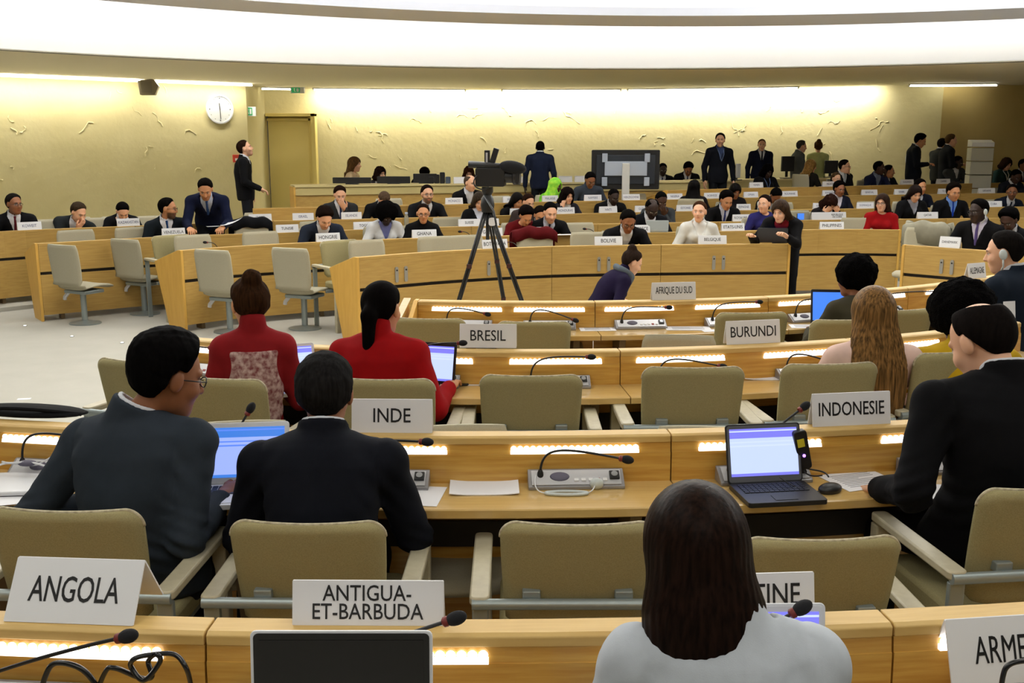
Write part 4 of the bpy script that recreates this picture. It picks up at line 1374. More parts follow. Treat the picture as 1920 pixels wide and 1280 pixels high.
    if clip:
        s = clip; mb = MB()
        mb.ball((0, 0, 0), (.014, .026, .036), 14, 10, Matrix.Translation(hw((.094 * s, -.008, -.004))) @ Matrix(Rh.tolist()).to_4x4())
        mb.tube([hw((.096 * s, -.004, -.035)), hw((.098 * s, .0, -.075)), hw((.07 * s, .03, -.12))], .006, 6)
        mb.build('ear_clip', mat('pale_grey_plastic', S(196, 204, 204), .4), root, 'all', )
    if lanyard:
        mb = MB()
        for s in (-1, 1):
            pts = [N + r * .062 * s * k + u * .012, N + r * .06 * s * k + f * .06 - u * .03, P + u * .75 * L_ + f * (.135 * k + .012) + r * .04 * s * k, P + u * .5 * L_ + f * (.138 * k + .014)]
            mb.tube(pts, .007, 5)
        mb.build('lanyard', cloth(lanyard), root, 'all')
    return root, dict(J=J_, N=N, P=P, Hc=Hc, Rh=Rh, k=k, Fm=Fm, o=A3((ox, oy, floor)))
# ================================================================== THE PEOPLE IN THE PHOTOGRAPH
NAVY, BLK, CHAR = (22, 27, 44), (16, 16, 19), (40, 44, 52)
# ---- near, seen from behind
person('woman with a dark glossy bob and pale grey blazer, from behind at the front', 1310, 908, 1.86, 0, fem=True, hair='bob', hlen=.215, hcol=(36, 22, 16), hp=14, nx=.045, hr=-4, top='suit', col=(192, 198, 206), shirt=(200, 170, 160), tie=None, skin='light', lod=0, k=.98, arms=((-.17, .26, .78), (.17, .26, .78)), curve=.02)
person('man in a slate grey suit with glasses, turned to his right-hand neighbour at the laptop', 312, 615, 3.32, 14, skin='brown', hair='full', hcol=(14, 12, 12), hp=18, hy=34, col=(46, 53, 62), glasses=True, lod=0, k=1.09, arms=((-.3, .12, .74), ('w', 412, 940, 3.38)), curve=.06, side=.0, nx=-.06, build=.98, hand_dir=(None, (.1, 1, .35)))
person('man in a black suit with greying dark hair, from behind beside the INDE sign', 607, 655, 3.28, -2, skin='brown', hair='short', hcol=(46, 44, 44), hp=12, col=(17, 19, 27), lod=0, k=1.05, arms=((-.2, .26, .80), (.2, .26, .80)), curve=.03, build=1.0)
person('man in black suit with a bald crown, bent over papers at right edge', 1846, 575, 3.42, -8, skin='light', hair='bald', hcol=(30, 24, 22), hp=34, hy=-18, col=(12, 12, 15), lod=0, k=1.10, arms=((-.30, .16, .79), (.24, .22, .79)), curve=.07, build=1.1)
person('woman in a red sweater with a black ponytail, from behind at a laptop', 716, 523, 4.86, 8, fem=True, skin='tan', hair='pony', hlen=.25, hcol=(16, 12, 12), hp=8, hy=12, top='roll', col=(150, 12, 16), lod=0, k=1.02, arms=((-.2, .26, .8), (.30, .18, .79)), curve=.03, build=1.05)
PAT = mat('patterned_weave', S(120, 60, 62), .9, noise=(42, 1.0, S(196, 168, 160)), bump=(200, .4, .002))
person('woman with a messy top knot, patterned back panel and red sleeves', 464, 503, 4.84, -16, fem=True, build=.8, skin='tan', hair='bun', hcol=(74, 46, 26), hp=6, hy=-14, top='roll', col=(132, 26, 30), backpanel=PAT, lod=0, k=1.0, arms=((-.12, .26, .79), (.12, .26, .79)), curve=.02)
person('woman with very long light brown hair in a pale pink top, from behind', 1640, 535, 4.86, 2, fem=True, skin='fair', hair='long', hlen=.50, hcol=(138, 102, 58), hp=4, top='blouse', col=(222, 190, 178), lod=0, k=1.0, arms=('table', 'table'), curve=.0)
person('person in a mustard jacket with a mass of black hair, behind the bald-crowned man', 1806, 520, 5.0, 4, fem=True, skin='dark', hair='afro', hlen=.155, hcol=(10, 9, 9), hp=8, top='roll', col=(186, 150, 26), lod=1, k=1.04, build=1.2)
person('woman with a round black afro and olive top, facing a tall laptop', 1602, 474, 6.52, -14, fem=True, skin='brown', hair='afro', hlen=.135, hcol=(14, 11, 10), hp=6, hy=-18, top='blouse', col=(64, 60, 46), lod=1, arms=('table', 'cheek'))
person('man in a dark suit with a white ear clip, right of the ALLEMAGNE sign', 1886, 430, 6.75, -40, skin='light', hair='short', hcol=(30, 26, 24), hp=12, hy=-18, col=(24, 32, 44), clip=-1, lod=1, k=1.08, build=1.1)
person('crouching woman in a purple top and grey scarf before the curved front desk', 1186, 463, 9.9, 78, fem=True, skin='light', hair='bun', hcol=(62, 46, 38), hp=30, top='roll', col=(28, 20, 48), scarf=(92, 100, 108), lod=1, pz=.34, arms=('lap', 'lap'))
# ---- standing
person('standing man in a black suit at the left doorway, face raised', 459, 262, 16.3, 82, floor=.17, stand=True, hair='short', hcol=(60, 36, 24), hp=-14, col=BLK, tie=None, lod=1, beard=.4, arms=('hang', (.17, .24, 1.10)))
person('standing man in navy suit, back turned, in front of the service counter', 1013, 264, 18.6, 4, floor=.30, stand=True, skin='black', hair='buzz', hcol=(20, 16, 14), hp=14, col=(28, 34, 54), lod=1)
person('standing man in black suit with hanging arms and a blue lanyard beside the television', 1351, 248, 19.6, 172, floor=.30, stand=True, skin='light', hair='short', hcol=(36, 28, 24), hp=0, hy=20, col=(20, 22, 30), shirt=(60, 74, 110), tie=None, lanyard=(120, 140, 180), lod=1, beard=.3)
person('standing fair-haired man in navy suit, white shirt and dark tie', 1429, 260, 21.5, 176, floor=BACKZ, stand=True, skin='light', hair='buzz', hcol=(140, 100, 60), hp=6, hy=14, col=NAVY, tie=(20, 22, 34), lod=1, arms=((-.1, .2, 1.0), 'hang'))
person('standing grey-haired man in a grey suit seen in profile', 1504, 262, 21.6, 88, floor=BACKZ, stand=True, skin='light', hair='short', hcol=(110, 106, 100), hp=10, col=(78, 82, 84), tie=None, lod=1, arms=('front', 'front'))
person('standing woman in a pale green top with hair pinned up, back turned', 1535, 260, 22.0, 10, floor=BACKZ, stand=True, fem=True, skin='light', hair='bun', hcol=(112, 76, 44), hp=0, top='blouse', col=(176, 184, 126), lod=1, arms=('front', 'front'))
person('standing man in a dark coat with thick black hair, looking down to the right', 1727, 250, 21.0, 110, floor=BACKZ, stand=True, skin='tan', hair='full', hcol=(14, 12, 12), hp=24, col=(22, 26, 34), tie=None, lod=1, arms=('front', 'front'), build=1.15)
person('standing blond man in dark suit beside the pile of boxes', 1785, 250, 21.5, 96, floor=BACKZ, stand=True, skin='light', hair='short', hcol=(120, 90, 54), hp=4, col=(26, 28, 32), lod=1, tie=None, arms=('front', 'front'))
person('standing dark-haired man half hidden behind the blond man', 1768, 258, 22.0, 60, floor=BACKZ, stand=True, skin='tan', hair='short', hcol=(30, 22, 18), hp=4, col=(44, 46, 44), lod=2, arms=('front', 'front'))
person('standing man in blue suit bending over the desk with a paper', 384, 335, 12.95, 168, stand=True, skin='tan', hair='short', hcol=(24, 20, 18), hp=34, col=(20, 26, 52), shirt=(190, 200, 220), tie=(60, 90, 150), lod=1, k=1.04, pz=.97, arms=((-.2, .32, .94), (.2, .30, .93)), beard=.3)
person('standing woman with long brown hair in black, leaning over a laptop at the desk end', 1464, 374, 11.45, 206, stand=True, fem=True, skin='light', hair='long', hlen=.3, hcol=(62, 44, 30), hp=20, hy=10, top='suit', col=(14, 13, 15), shirt=(120, 24, 32), tie=None, lod=1, k=.94, pz=.86, arms=((-.12, .32, .98), (.26, .30, .96)))
person('woman with straight brown hair behind the monitors, turned to the right', 665, 293, 20.0, 100, floor=BACKZ, fem=True, skin='light', hair='long', hlen=.3, hcol=(112, 78, 44), hp=4, top='blouse', col=(222, 196, 160), lod=1, k=1.1)
# ---- seated, facing the camera: (label, px, py, row, extras)
def seated(label, px, py, row, v=.78, yaw=None, lod=2, **kw):
    rw = RW[row]; q = rw.q_px(px, rw.floor + 1.2, v); p = rw.at(q, v, 0)
    base = 180 - math.degrees(rw.ang(q))
    kw.setdefault('floor', rw.floor)
    pt = person(label, px, py, p.y, base if yaw is None else yaw, lod=lod, tz=rw.top - rw.floor - .175, **kw)
    o = pt[0].location; q2 = rw.q_px(proj(o)[0], rw.floor + .5, v)
    yw = math.radians(base if yaw is None else yaw); hx, hy_ = math.sin(yw), math.cos(yw)
    pp = pt[1]['P'][2]
    chair('s', (o.x + .02 * hx, o.y + .02 * hy_, rw.floor), -yw, 'pale chair under the ' + ' '.join(label.replace(',', '').split()[:12]), 'pale chairs occupied in the ' + ROWNAME.get(row, 'right-hand desk'), (1.05, 1, max(.8, min(1.2, (pp - .10) / .44))))
    return pt


LT, TN_, BR, DK = 'light', 'tan', 'brown', 'dark'
seated('man in black suit with a red tie at the far left edge', 25, 361, 'D', skin=BR, hair='short', hcol=(40, 36, 34), col=BLK, tie=(96, 30, 40), hp=4, hy=-20, glasses=True)
seated('man slumped sideways with his chin on his hand, second from the left edge', 146, 379, 'D', skin=LT, hair='short', hcol=(84, 68, 52), hp=30, hy=-30, col=(36, 40, 42), arms=('table', 'mouth'), side=.12, tie=None)
seated('dark-haired person bent low beside the KAZAKHSTAN sign', 229, 381, 'D', fem=True, skin=LT, hair='pony', hcol=(18, 14, 14), hp=44, col=BLK, tie=None)
seated('bearded man in profile behind the VENEZUELA sign', 314, 369, 'C', skin=TN_, hair='short', hcol=(20, 16, 14), hp=6, hy=-62, beard=.85, glasses=True, col=(22, 28, 34), tie=(40, 70, 120))
seated('man in a dark blue suit bent over behind the HONGRIE sign', 608, 389, 'B', skin=LT, hair='full', hcol=(38, 24, 18), hp=42, col=(34, 40, 54), tie=None)
seated('man in grey jacket with a hand on his mouth, above the ISLANDE sign', 637, 347, 'D', skin=LT, hair='short', hcol=(48, 28, 18), hp=20, col=(42, 42, 44), arms=('mouth', 'table'), beard=.3)
seated('close-cropped head of a man behind the woman in a white jacket', 720, 362, 'D', skin=LT, hair='buzz', hcol=(120, 96, 76), hp=60, col=BLK, tie=None)
seated('woman in a white jacket whose black curls hide her face', 724, 381, 'B', fem=True, skin='black', hair='afro', hlen=.15, hcol=(9, 8, 8), hp=40, col=(206, 208, 210), shirt=(110, 116, 170), tie=None)
seated('bearded man with glasses in a black suit, head and shoulders above the GHANA sign', 801, 345, 'D', v=.7, skin=LT, hair='short', hcol=(40, 28, 22), hp=4, beard=.8, glasses=True, col=(24, 25, 29), k=1.06)
seated('woman with glasses and pulled-back hair behind the GHANA sign', 793, 380, 'B', fem=True, skin=TN_, hair='tight', hcol=(40, 26, 20), hp=8, hy=10, glasses=True, col=BLK, tie=None, top='roll')
seated('bald man in black suit and white shirt left of the video camera', 882, 328, 'E', skin=LT, hair='bald', hcol=(120, 100, 84), hp=12, hy=-20, col=BLK, tie=None)
seated('woman with straight brown fringe behind the SUISSE sign', 899, 360, 'C', fem=True, skin=LT, hair='long', hlen=.26, hcol=(64, 52, 40), hp=24, col=BLK, shirt=(200, 205, 220), tie=None)
seated('dark-haired woman in black behind the GEORGIE sign, far side', 970, 361, 'D', fem=True, skin=TN_, hair='long', hlen=.22, hcol=(18, 14, 14), hp=24, hy=-14, top='blouse', col=BLK)
seated('brown-haired woman looking down, next to the dark-haired woman in black', 991, 362, 'C', v=.9, fem=True, skin=LT, hair='tight', hcol=(58, 34, 24), hp=22, hy=-16, col=(60, 50, 48), tie=None)
seated('woman in a dark red top with black hair, bent over her papers', 986, 388, 'B', fem=True, skin=TN_, hair='full', hcol=(18, 13, 13), hp=44, hy=-10, top='blouse', col=(92, 14, 18))
seated('partly hidden dark head beside the man at the VICE-PRESIDENT sign', 1013, 386, 'C', skin=TN_, hair='short', hcol=(28, 20, 18), hp=30, col=(40, 34, 32))
seated('man in black suit facing us at the VICE-PRESIDENT sign', 1032, 378, 'B', skin=LT, hair='short', hcol=(20, 16, 15), hp=20, col=BLK, shirt=(190, 196, 214), tie=(40, 44, 60), beard=.25)
seated('woman in a bright green headscarf', 1042, 330, 'E', fem=True, skin=DK, hair='none', hood=True, hp=16, hy=-40, top='blouse', col=(110, 190, 50), lod=1)
seated('woman with wavy dark hair resting a cheek on her hand', 1064, 351, 'D', fem=True, skin=LT, hair='curly', hlen=.15, hcol=(30, 20, 18), hp=12, hy=-10, col=(40, 38, 46), tie=None, arms=('table', 'cheek'))
seated('man in grey-blue looking down left of the television', 1107, 323, 'E', skin=BR, hair='short', hcol=(18, 15, 14), hp=34, top='roll', col=(58, 64, 74))
seated('dark-skinned man in black suit behind the HAITI sign', 1151, 354, 'D', skin='black', hair='buzz', hcol=(14, 12, 12), hp=28, col=BLK, tie=None)
seated('young man in black suit and open white shirt at the BOLIVIE sign', 1178, 394, 'A', v=.7, skin=BR, hair='short', hcol=(18, 14, 12), hp=34, glasses=True, col=BLK, tie=None, shirt=(220, 222, 226), lod=1)
seated('bald dark-skinned man bent down above the small grey screen', 1223, 375, 'B', skin='black', hair='bald', hcol=(16, 13, 12), hp=36, col=(18, 19, 24), tie=None)
seated('man in grey looking down behind the bald dark-skinned man', 1240, 360, 'C', skin=DK, hair='buzz', hcol=(16, 14, 12), hp=30, top='roll', col=(62, 66, 70), arms=('mouth', 'table'))
seated('figure with a very tall mass of straight black hair below the man with hanging arms', 1302, 336, 'D', yaw=20, fem=True, skin=BR, hair='long', hlen=.4, hcol=(12, 9, 9), hp=2, top='blouse', col=(20, 16, 18), v=.6)
seated('woman in a white shirt with hair tied back at the BELGIQUE sign', 1312, 375, 'A', v=.72, fem=True, skin=LT, hair='tight', hcol=(92, 58, 36), hp=2, hy=24, top='suit', col=(206, 206, 200), shirt=(228, 228, 224), tie=None, lod=1)
seated('man in black suit with a blue tie behind the ETATS-UNIS sign', 1363, 357, 'C', v=.6, skin=TN_, hair='full', hcol=(16, 13, 13), hp=28, col=BLK, tie=(50, 60, 120), shirt=(200, 206, 224))
seated('dark-haired person in black between the man in a blue tie and the white cup', 1379, 344, 'D', fem=True, skin=BR, hair='long', hlen=.2, hcol=(14, 11, 11), hp=28, top='blouse', col=(26, 22, 26))
seated('woman in a royal blue top holding something to her ear', 1434, 363, 'B', v=.62, fem=True, skin=LT, hair='tight', hcol=(40, 24, 22), hp=6, hy=50, top='blouse', col=(40, 38, 96), sleeve=.5, arms=('table', 'table'), clip=1)
seated('low dark head beside the white cup in the fourth row', 1455, 356, 'D', skin=BR, hair='short', hcol=(16, 14, 14), hp=56, col=BLK)
seated('woman in black with a lanyard, bent below the fair-haired standing man', 1440, 308, 'F', fem=True, skin='black', hair='curly', hlen=.14, hcol=(10, 9, 9), hp=26, col=BLK, tie=None, lanyard=(90, 110, 150), shirt=(20, 20, 22))
seated('woman with long blonde hair, back of her head to us', 1521, 298, 'F', yaw=60, fem=True, skin=LT, hair='long', hlen=.3, hcol=(150, 112, 56), hp=6, top='blouse', col=(30, 26, 22))
seated('man with glasses in a dark suit and pale scarf, hand at his head', 1585, 298, 'F', skin=LT, hair='short', hcol=(36, 28, 24), hp=6, hy=-30, glasses=True, col=BLK, tie=(170, 180, 190), arms=('cheek', 'table'))
seated('small face just above a white sign below the man with glasses', 1569, 322, 'E', skin=LT, hair='short', hcol=(120, 92, 64), hp=8, glasses=True, top='roll', col=(40, 36, 36), k=.9)
seated('man in navy suit with a raised hand at his chin', 1650, 301, 'F', skin=DK, hair='short', hcol=(14, 12, 12), hp=6, hy=-40, col=(32, 36, 62), tie=None, shirt=(120, 130, 150), arms=('mouth', 'table'))
seated('man in profile just behind the man with a raised hand', 1668, 308, 'F', v=1.2, skin=TN_, hair='short', hcol=(24, 18, 16), hp=4, hy=-50, col=(28, 30, 36), tie=None)
seated('woman in a dark jacket and pale blouse behind the head-in-hands person', 1575, 338, 'D', fem=True, skin=BR, hair='full', hcol=(16, 12, 12), hp=14, hy=-8, col=(26, 28, 42), shirt=(206, 200, 210), tie=None)
seated('person holding head in both hands behind the long COREE sign', 1557, 368, 'C', v=.6, fem=True, skin=LT, hair='curly', hlen=.12, hcol=(58, 32, 24), hp=46, col=(30, 26, 28), tie=None, arms=('brow', 'brow'))
seated('woman in a red sweater with long brown hair and glasses', 1655, 362, 'B', v=.95, fem=True, skin=LT, hair='long', hlen=.26, hcol=(54, 34, 24), hp=4, hy=26, glasses=True, top='blouse', col=(150, 16, 20), lod=1, arms=('lap', 'lap'))
seated('woman in a black blazer looking down at the QATAR sign', 1717, 347, 'C', v=.6, fem=True, skin=LT, hair='long', hlen=.24, hcol=(36, 22, 18), hp=26, col=BLK, tie=None, shirt=(150, 150, 160))
seated('man in a dark suit behind the woman in a black blazer', 1727, 334, 'D', skin=TN_, hair='short', hcol=(20, 16, 14), hp=10, hy=-10, col=(24, 28, 42), tie=(40, 44, 60))
seated('young man with a bright blue tie right of the QATAR sign', 1790, 341, 'C', v=.7, skin=TN_, hair='full', hcol=(30, 22, 18), hp=14, col=BLK, shirt=(110, 150, 220), tie=(24, 60, 170))
seated('man in grey suit reading a white sheet at the rear right', 1797, 292, 'F', skin='black', hair='buzz', hcol=(24, 20, 20), hp=18, hy=-30, col=(60, 62, 64), tie=None, arms=('table', (-.05, .3, .88)))
seated('woman with a white lanyard and curly brown hair at the rear right', 1888, 296, 'F', fem=True, skin=LT, hair='curly', hlen=.12, hcol=(70, 44, 30), hp=22, top='blouse', col=(38, 62, 60), lanyard=(220, 222, 226))
seated('dark head cut by the right edge at the rear', 1921, 297, 'F', skin=BR, hair='short', hcol=(24, 18, 16), hp=6, col=(60, 26, 28))
seated('bearded man in dark suit near the right edge, turned left', 1899, 344, 'D', skin=BR, hair='short', hcol=(20, 16, 15), hp=6, hy=30, beard=.6, glasses=True, col=(26, 32, 46), tie=(30, 34, 50))
seated('dark head behind the bearded man near the right edge', 1906, 318, 'E', skin=DK, hair='short', hcol=(16, 13, 12), hp=30, col=(30, 34, 44))
seated('smiling dark-skinned man with a white ear clip, purple tie and lanyard', 1836, 371, 'X', v=.75, yaw=225, skin='black', hair='short', hcol=(14, 12, 12), hp=10, hy=22, clip=-1, glasses=True, col=BLK, shirt=(200, 196, 214), tie=(90, 76, 130), lod=1)
seated('black-haired head behind the man with the ear clip at the right edge', 1893, 389, 'X', v=.95, skin=DK, hair='full', hcol=(10, 9, 9), hp=30, col=(20, 22, 28), lod=1)
# ---- seated at the service counter
for lb, px, py, D, kw in (('woman with a fringe seated at the monitors', 713, 312, 19.6, dict(fem=True, hair='curly', hlen=.13, hcol=(50, 30, 24), hy=-40, col=(60, 56, 60), shirt=(190, 190, 200), tie=None)),
                          ('auburn-haired person behind a white sheet, left of the video camera', 879, 312, 20.4, dict(fem=True, hair='curly', hlen=.14, hcol=(84, 44, 24), hp=22, col=(80, 60, 40), tie=None)),
                          ('person with bowed head at the counter right of the television', 1291, 305, 21.3, dict(skin=BR, hair='full', hcol=(16, 13, 12), hp=40, col=(22, 20, 24))),
                          ('dark head showing at the right edge of the television', 1243, 305, 21.6, dict(skin='black', hair='short', hcol=(12, 10, 10), hp=10, col=(24, 24, 28))),
                          ('black-haired head just above a dark monitor on the counter', 796, 316, 20.4, dict(skin=BR, hair='full', hcol=(12, 10, 10), hp=46, col=(20, 20, 22)))):
    pt = person(lb, px, py, D, 176, floor=BACKZ, lod=2, **{**dict(skin=LT), **kw})
    o = pt[0].location
    chair('s', (o.x, o.y, BACKZ), PI, 'counter chair under the ' + ' '.join(lb.replace(',', '').split()[:11]), 'chairs along the service counter', (1, 1, 1.1))

g0 = W(1310, 908, 1.62); chair('a', (g0.x, g0.y + .1, 0), 0, 'armchair of the bob-haired woman at the bottom edge', CG)
# ================================================================== NAME PLATES
def plate(txt, px, py, z, label, wpx, row=None, lean=14, yaw=None, hgt=.118, ink=INK, th=.055, group='white country name plates', D=None, loc=None, frac=.8, xs=.84, tx=0.0):
    p = loc or (W(px, py, D) if D else G(px, py, z))
    dep = p.y * CP - (p.z - CAM_H) * SP
    wd = wpx * dep / F_PX
    if yaw is None: yaw = row.ang(row.q_px(px)) if row else 0
    t = thing('name_plate', label, 'sign', p, yaw, group)
    a = math.radians(lean); hh = hgt
    m = MB()
    n = Vector((0, -math.cos(a), math.sin(a))); upv = Vector((0, math.sin(a), math.cos(a)))
    M = Matrix.Translation((0, -.012 * 0, 0)) @ Matrix.Rotation(-a, 4, 'X')
    m.rbox((0, 0, hh / 2), (wd, .004, hh), .003, 1, 3, M); m.build('front_card', WHITE, t)
    dx = hh * math.sin(a) * 2
    m = MB(); M2 = Matrix.Translation((0, dx, 0)) @ Matrix.Rotation(a, 4, 'X')
    m.rbox((0, 0, hh / 2), (wd, .004, hh), .003, 1, 3, M2); m.build('rear_card', WHITE, t)
    if txt:
        me = text_mesh(txt, th, wd * frac, 0.0 if 'M' in txt else .004, xs)
        o = link('lettering', me, ink, t)
        o.matrix_local = M @ Matrix.Translation((tx * wd, -.0026, hh * .52)) @ Matrix.Rotation(PI / 2, 4, 'X')
    return t


HNp = HN
plate('ANGOLA', 128, 1169, HNp, 'white name plate reading ANGOLA, leaning back beside the cable tangle', 252, ROW1, lean=34, hgt=.145, th=.058, frac=.7)
plate('ANTIGUA-\nET-BARBUDA', 690, 1172, HNp, 'white name plate reading ANTIGUA-ET-BARBUDA', 284, ROW1, lean=12, hgt=.10, th=.034, frac=.74)
plate('ARGENTINE', 1398, 1158, HNp, 'name plate half hidden by the bob hair, only INE showing', 264, ROW1, lean=12, hgt=.10, th=.05, frac=.9, tx=-.055)
plate('ARMENIE', 1912, 1279, 0, 'white name plate reading ARME, cut by the right edge, propped before the light strip', 272, ROW1, lean=20, hgt=.145, th=.058, D=2.07, frac=.62)
for tx, px, py, row, wp, lb in (('INDE', 735, 811, ROW2, 152, 'white name plate reading INDE'), ('INDONESIE', 1597, 797, ROW2, 156, 'white name plate reading INDONESIE'),
                                ('BRESIL', 915, 652, ROW3, 107, 'white name plate reading BRESIL'), ('BURUNDI', 1413, 644, ROW3, 109, 'white name plate reading BURUNDI'),
                                ('AFRIQUE DU SUD', 1264, 562, ROW4, 85, 'white name plate reading AFRIQUE DU SUD')):
    plate(tx, px, py, HNp, lb, wp, row, lean=10, hgt=.125 if row is not ROW4 else .12, th=.052 if row is ROW2 else .056, frac=.84)
plate('ALLEMAGNE', 1826, 520, 0, 'tilted white name plate reading ALLEMAGNE near the right edge', 46, ROW4, lean=12, loc=ROW4.at(ROW4.q_px(1826), .03, HN), yaw=.45, hgt=.12, th=.05)
wpl = lambda s: 'white name plate reading ' + s
far = [
    ('BOTSWANA', 930, 465, 'A', 51), ('BOLIVIE', 1142, 457, 'A', 53), ('BELGIQUE', 1337, 456, 'A', 54),
    ('HONGRIE', 617, 453, 'B', 46), ('GHANA', 797, 446, 'B', 47), ('GEORGIE', 922, 441, 'B', 44), ('VICE-PRESIDENT', 1008, 439, 'B', 46), ('GRECE', 1206, 436, 'B', 30), ('ETATS-UNIS', 1376, 432, 'B', 46), ('PHILIPPINES', 1561, 430, 'B', 46),
    ('VENEZUELA', 327, 443, 'C', 42), ('TUNISIE', 540, 436, 'C', 42), ('TOGO', 684, 430, 'C', 40), ('SUISSE', 881, 425, 'C', 42), ('SLOVENIE', 920, 424, 'C', 34), ('ROYAUME-UNI', 1396, 415, 'C', 44), ('QATAR', 1741, 410, 'C', 41),
    ('KOWEIT', 57, 431, 'D', 42), ('KAZAKHSTAN', 242, 424, 'D', 40), ('ITALIE', 489, 415, 'D', 42), ('ISRAEL', 569, 413, 'D', 39), ('ISLANDE', 660, 411, 'D', 38), ('GUYANA', 974, 403, 'D', 34), ('HONDURAS', 1062, 401, 'D', 36), ('HAITI', 1142, 399, 'D', 36),
    ('GUINEE', 1207, 397, 'D', 32), ('ESTONIE', 1287, 396, 'D', 36), ('ESPAGNE', 1396, 394, 'D', 28), ('EQUATEUR', 1542, 391, 'D', 34), ('DOMINIQUE', 1624, 391, 'D', 34), ('CUBA', 1865, 388, 'D', 34),
    ('MONACO', 853, 383, 'E', 34), ('MALI', 958, 381, 'E', 30), ('MALAISIE', 1033, 378, 'E', 32), ('NAMIBIE', 1113, 377, 'E', 34), ('MARTINIQUE', 1185, 375, 'E', 34), ('NIGERIA', 1267, 374, 'E', 32), ('NORVEGE', 1337, 373, 'E', 34), ('OMAN', 1410, 371, 'E', 32), ('ROUMANIE', 1483, 369, 'E', 34), ('RWANDA', 1558, 367, 'E', 32),
    ('SENEGAL', 1632, 366, 'E', 34), ('SERBIE', 1692, 365, 'E', 30), ('TCHAD', 1775, 364, 'E', 32), ('UKRAINE', 1852, 363, 'E', 36),
    ('YEMEN', 1420, 353, 'F', 31), ('PALAOS', 1558, 350, 'F', 34), ('OUGANDA', 1703, 347, 'F', 32), ('ZAMBIE', 1771, 345, 'F', 32), ('ZIMBABWE', 1843, 343, 'F', 33)]
far = [('HERZEGOVINE' if a[0] == 'MARTINIQUE' else a[0],) + a[1:] for a in far]
for tx, px, py, rk, wp in far:
    r_ = RW[rk]; q = r_.q_px(px); p = r_.at(q, .022, r_.top + .0005)
    plate(tx, px, py, r_.top, wpl(tx) + ' on the far desks', wp, r_, lean=12, hgt=.098, th=.042 if rk in 'AB' else .036, ink=INK if rk in 'ABC' else BLUEINK, loc=p, frac=.88)
r_ = ROWC; q = r_.q_px(1556)
plate('REPUBLIQUE\nDE COREE', 1556, 412, r_.top, 'long white name plate with REPUBLIQUE DE COREE at its right end', 69, r_, lean=12, hgt=.11, th=.026, loc=r_.at(q, .022, r_.top + .0005), frac=.45, tx=.24)
r_ = ROWX; q = r_.q_px(1778)
plate('DANEMARK', 1776, 463, r_.top, 'white name plate with thin lettering before the man with the white ear clip', 38, r_, lean=12, hgt=.12, th=.026, loc=r_.at(q, .022, r_.top + .0005), frac=.75)

# ================================================================== CONSOLES WITH GOOSENECK MICROPHONES
def bez(a, b, c, d, n=16):
    a, b, c, d = map(Vector, (a, b, c, d))
    return [a * (1 - t) ** 3 + 3 * b * t * (1 - t) ** 2 + 3 * c * t * t * (1 - t) + d * t ** 3 for t in [i / n for i in range(n + 1)]]


def console(row, q, label, tip=None, bend=.09, straight=False, *, group='delegate consoles with microphones on the lit desks', clips=True):
    tb = row.top - (HN - TN)
    o = row.at(q, .088, tb); a = row.ang(q)
    if row.user < 0: a += PI
    t = thing('microphone_console', label, 'console', o, a, group)
    inv = (Matrix.Translation(o) @ Matrix.Rotation(a, 4, 'Z')).inverted()
    m = MB(); m.prism([(0, .0), (0, .055), (-.012, .055), (-.078, .012), (-.078, 0)], -.175, .175); m.build('housing', mat('console_grey', S(150, 148, 150), .35, .4), t, bevel=.003)
    sl = math.atan2(.043, .066); F = Matrix.Translation((0, -.045, .0345)) @ Matrix.Rotation(sl, 4, 'X')
    m = MB(); m.box((0, 0, .0015), (.325, .066, .003), F); m.build('face_plate', SILVER, t)
    m = MB(); m.ball((-.06, .004, .003), (.036, .021, .006), 18, 6, F); m.build('speaker_grille', mat('speaker_grey', S(90, 86, 104), .6), t, 'all')
    for i in range(5):
        m = MB(); m.box((.0 + .026 * i, -.012, .004), (.016, .012, .004), F); m.build('button', mat('button_grey', S(226, 226, 226), .4) if i != 3 else mat('button_red', S(150, 60, 50), .4), t)
    m = MB(); m.box((.14, .006, .006), (.036, .036, .01), F); jk = m.build('jack_panel', BLACK, t, bevel=.002)
    m = MB(); m.lathe([(.012, .0105), (.012, .013)], 12, F @ Matrix.Translation((.14, .008, 0))); m.build('dial', STEEL, jk)
    b = Vector((-.13, -.035, .045))
    m = MB(); m.lathe([(.013, 0), (.011, .02), (.007, .03)], 12, Matrix.Translation((b.x, b.y, b.z - .012))); m.build('microphone_socket', BLACK, t, True)
    if tip is None: tip = o + Vector((math.cos(a), math.sin(a), 0)) * .1 - Vector((-math.sin(a), math.cos(a), 0)) * .05 + Vector((0, 0, .13))
    e = inv @ Vector(tip)
    d = (e - b)
    c1 = b + Vector((0, 0, max(bend * 1.3, d.z * .5))); c2 = b + Vector((d.x * .25, d.y * .25, max(bend * 1.2, d.z * 1.02)))
    if straight: c1 = b + d * .3 + Vector((0, 0, .015)); c2 = b + d * .7 + Vector((0, 0, .01))
    pts = bez(b, c1, c2, e, 22); mid = pts[-5]
    m = MB(); m.tube(pts, .0045, 8); m.build('gooseneck', BLACK, t, 'all')
    dr = (e - mid).normalized()
    Mh = Matrix.Translation(e) @ dr.to_track_quat('Z', 'Y').to_matrix().to_4x4()
    m = MB(); m.lathe([(.006, -.016), (.011, -.012), (.0115, -.004), (.009, 0)], 12, Mh); h = m.build('microphone', REDRING, t, True)
    m = MB(); m.ball((0, 0, .016), (.0155, .0155, .024), 14, 10, Mh); m.build('foam_cover', RUBBER, h, 'all')
    return t


def tipW(row, px, py, q, dv=.10):
    return W(px, py, row.at(q, .088 + dv, 0).y)


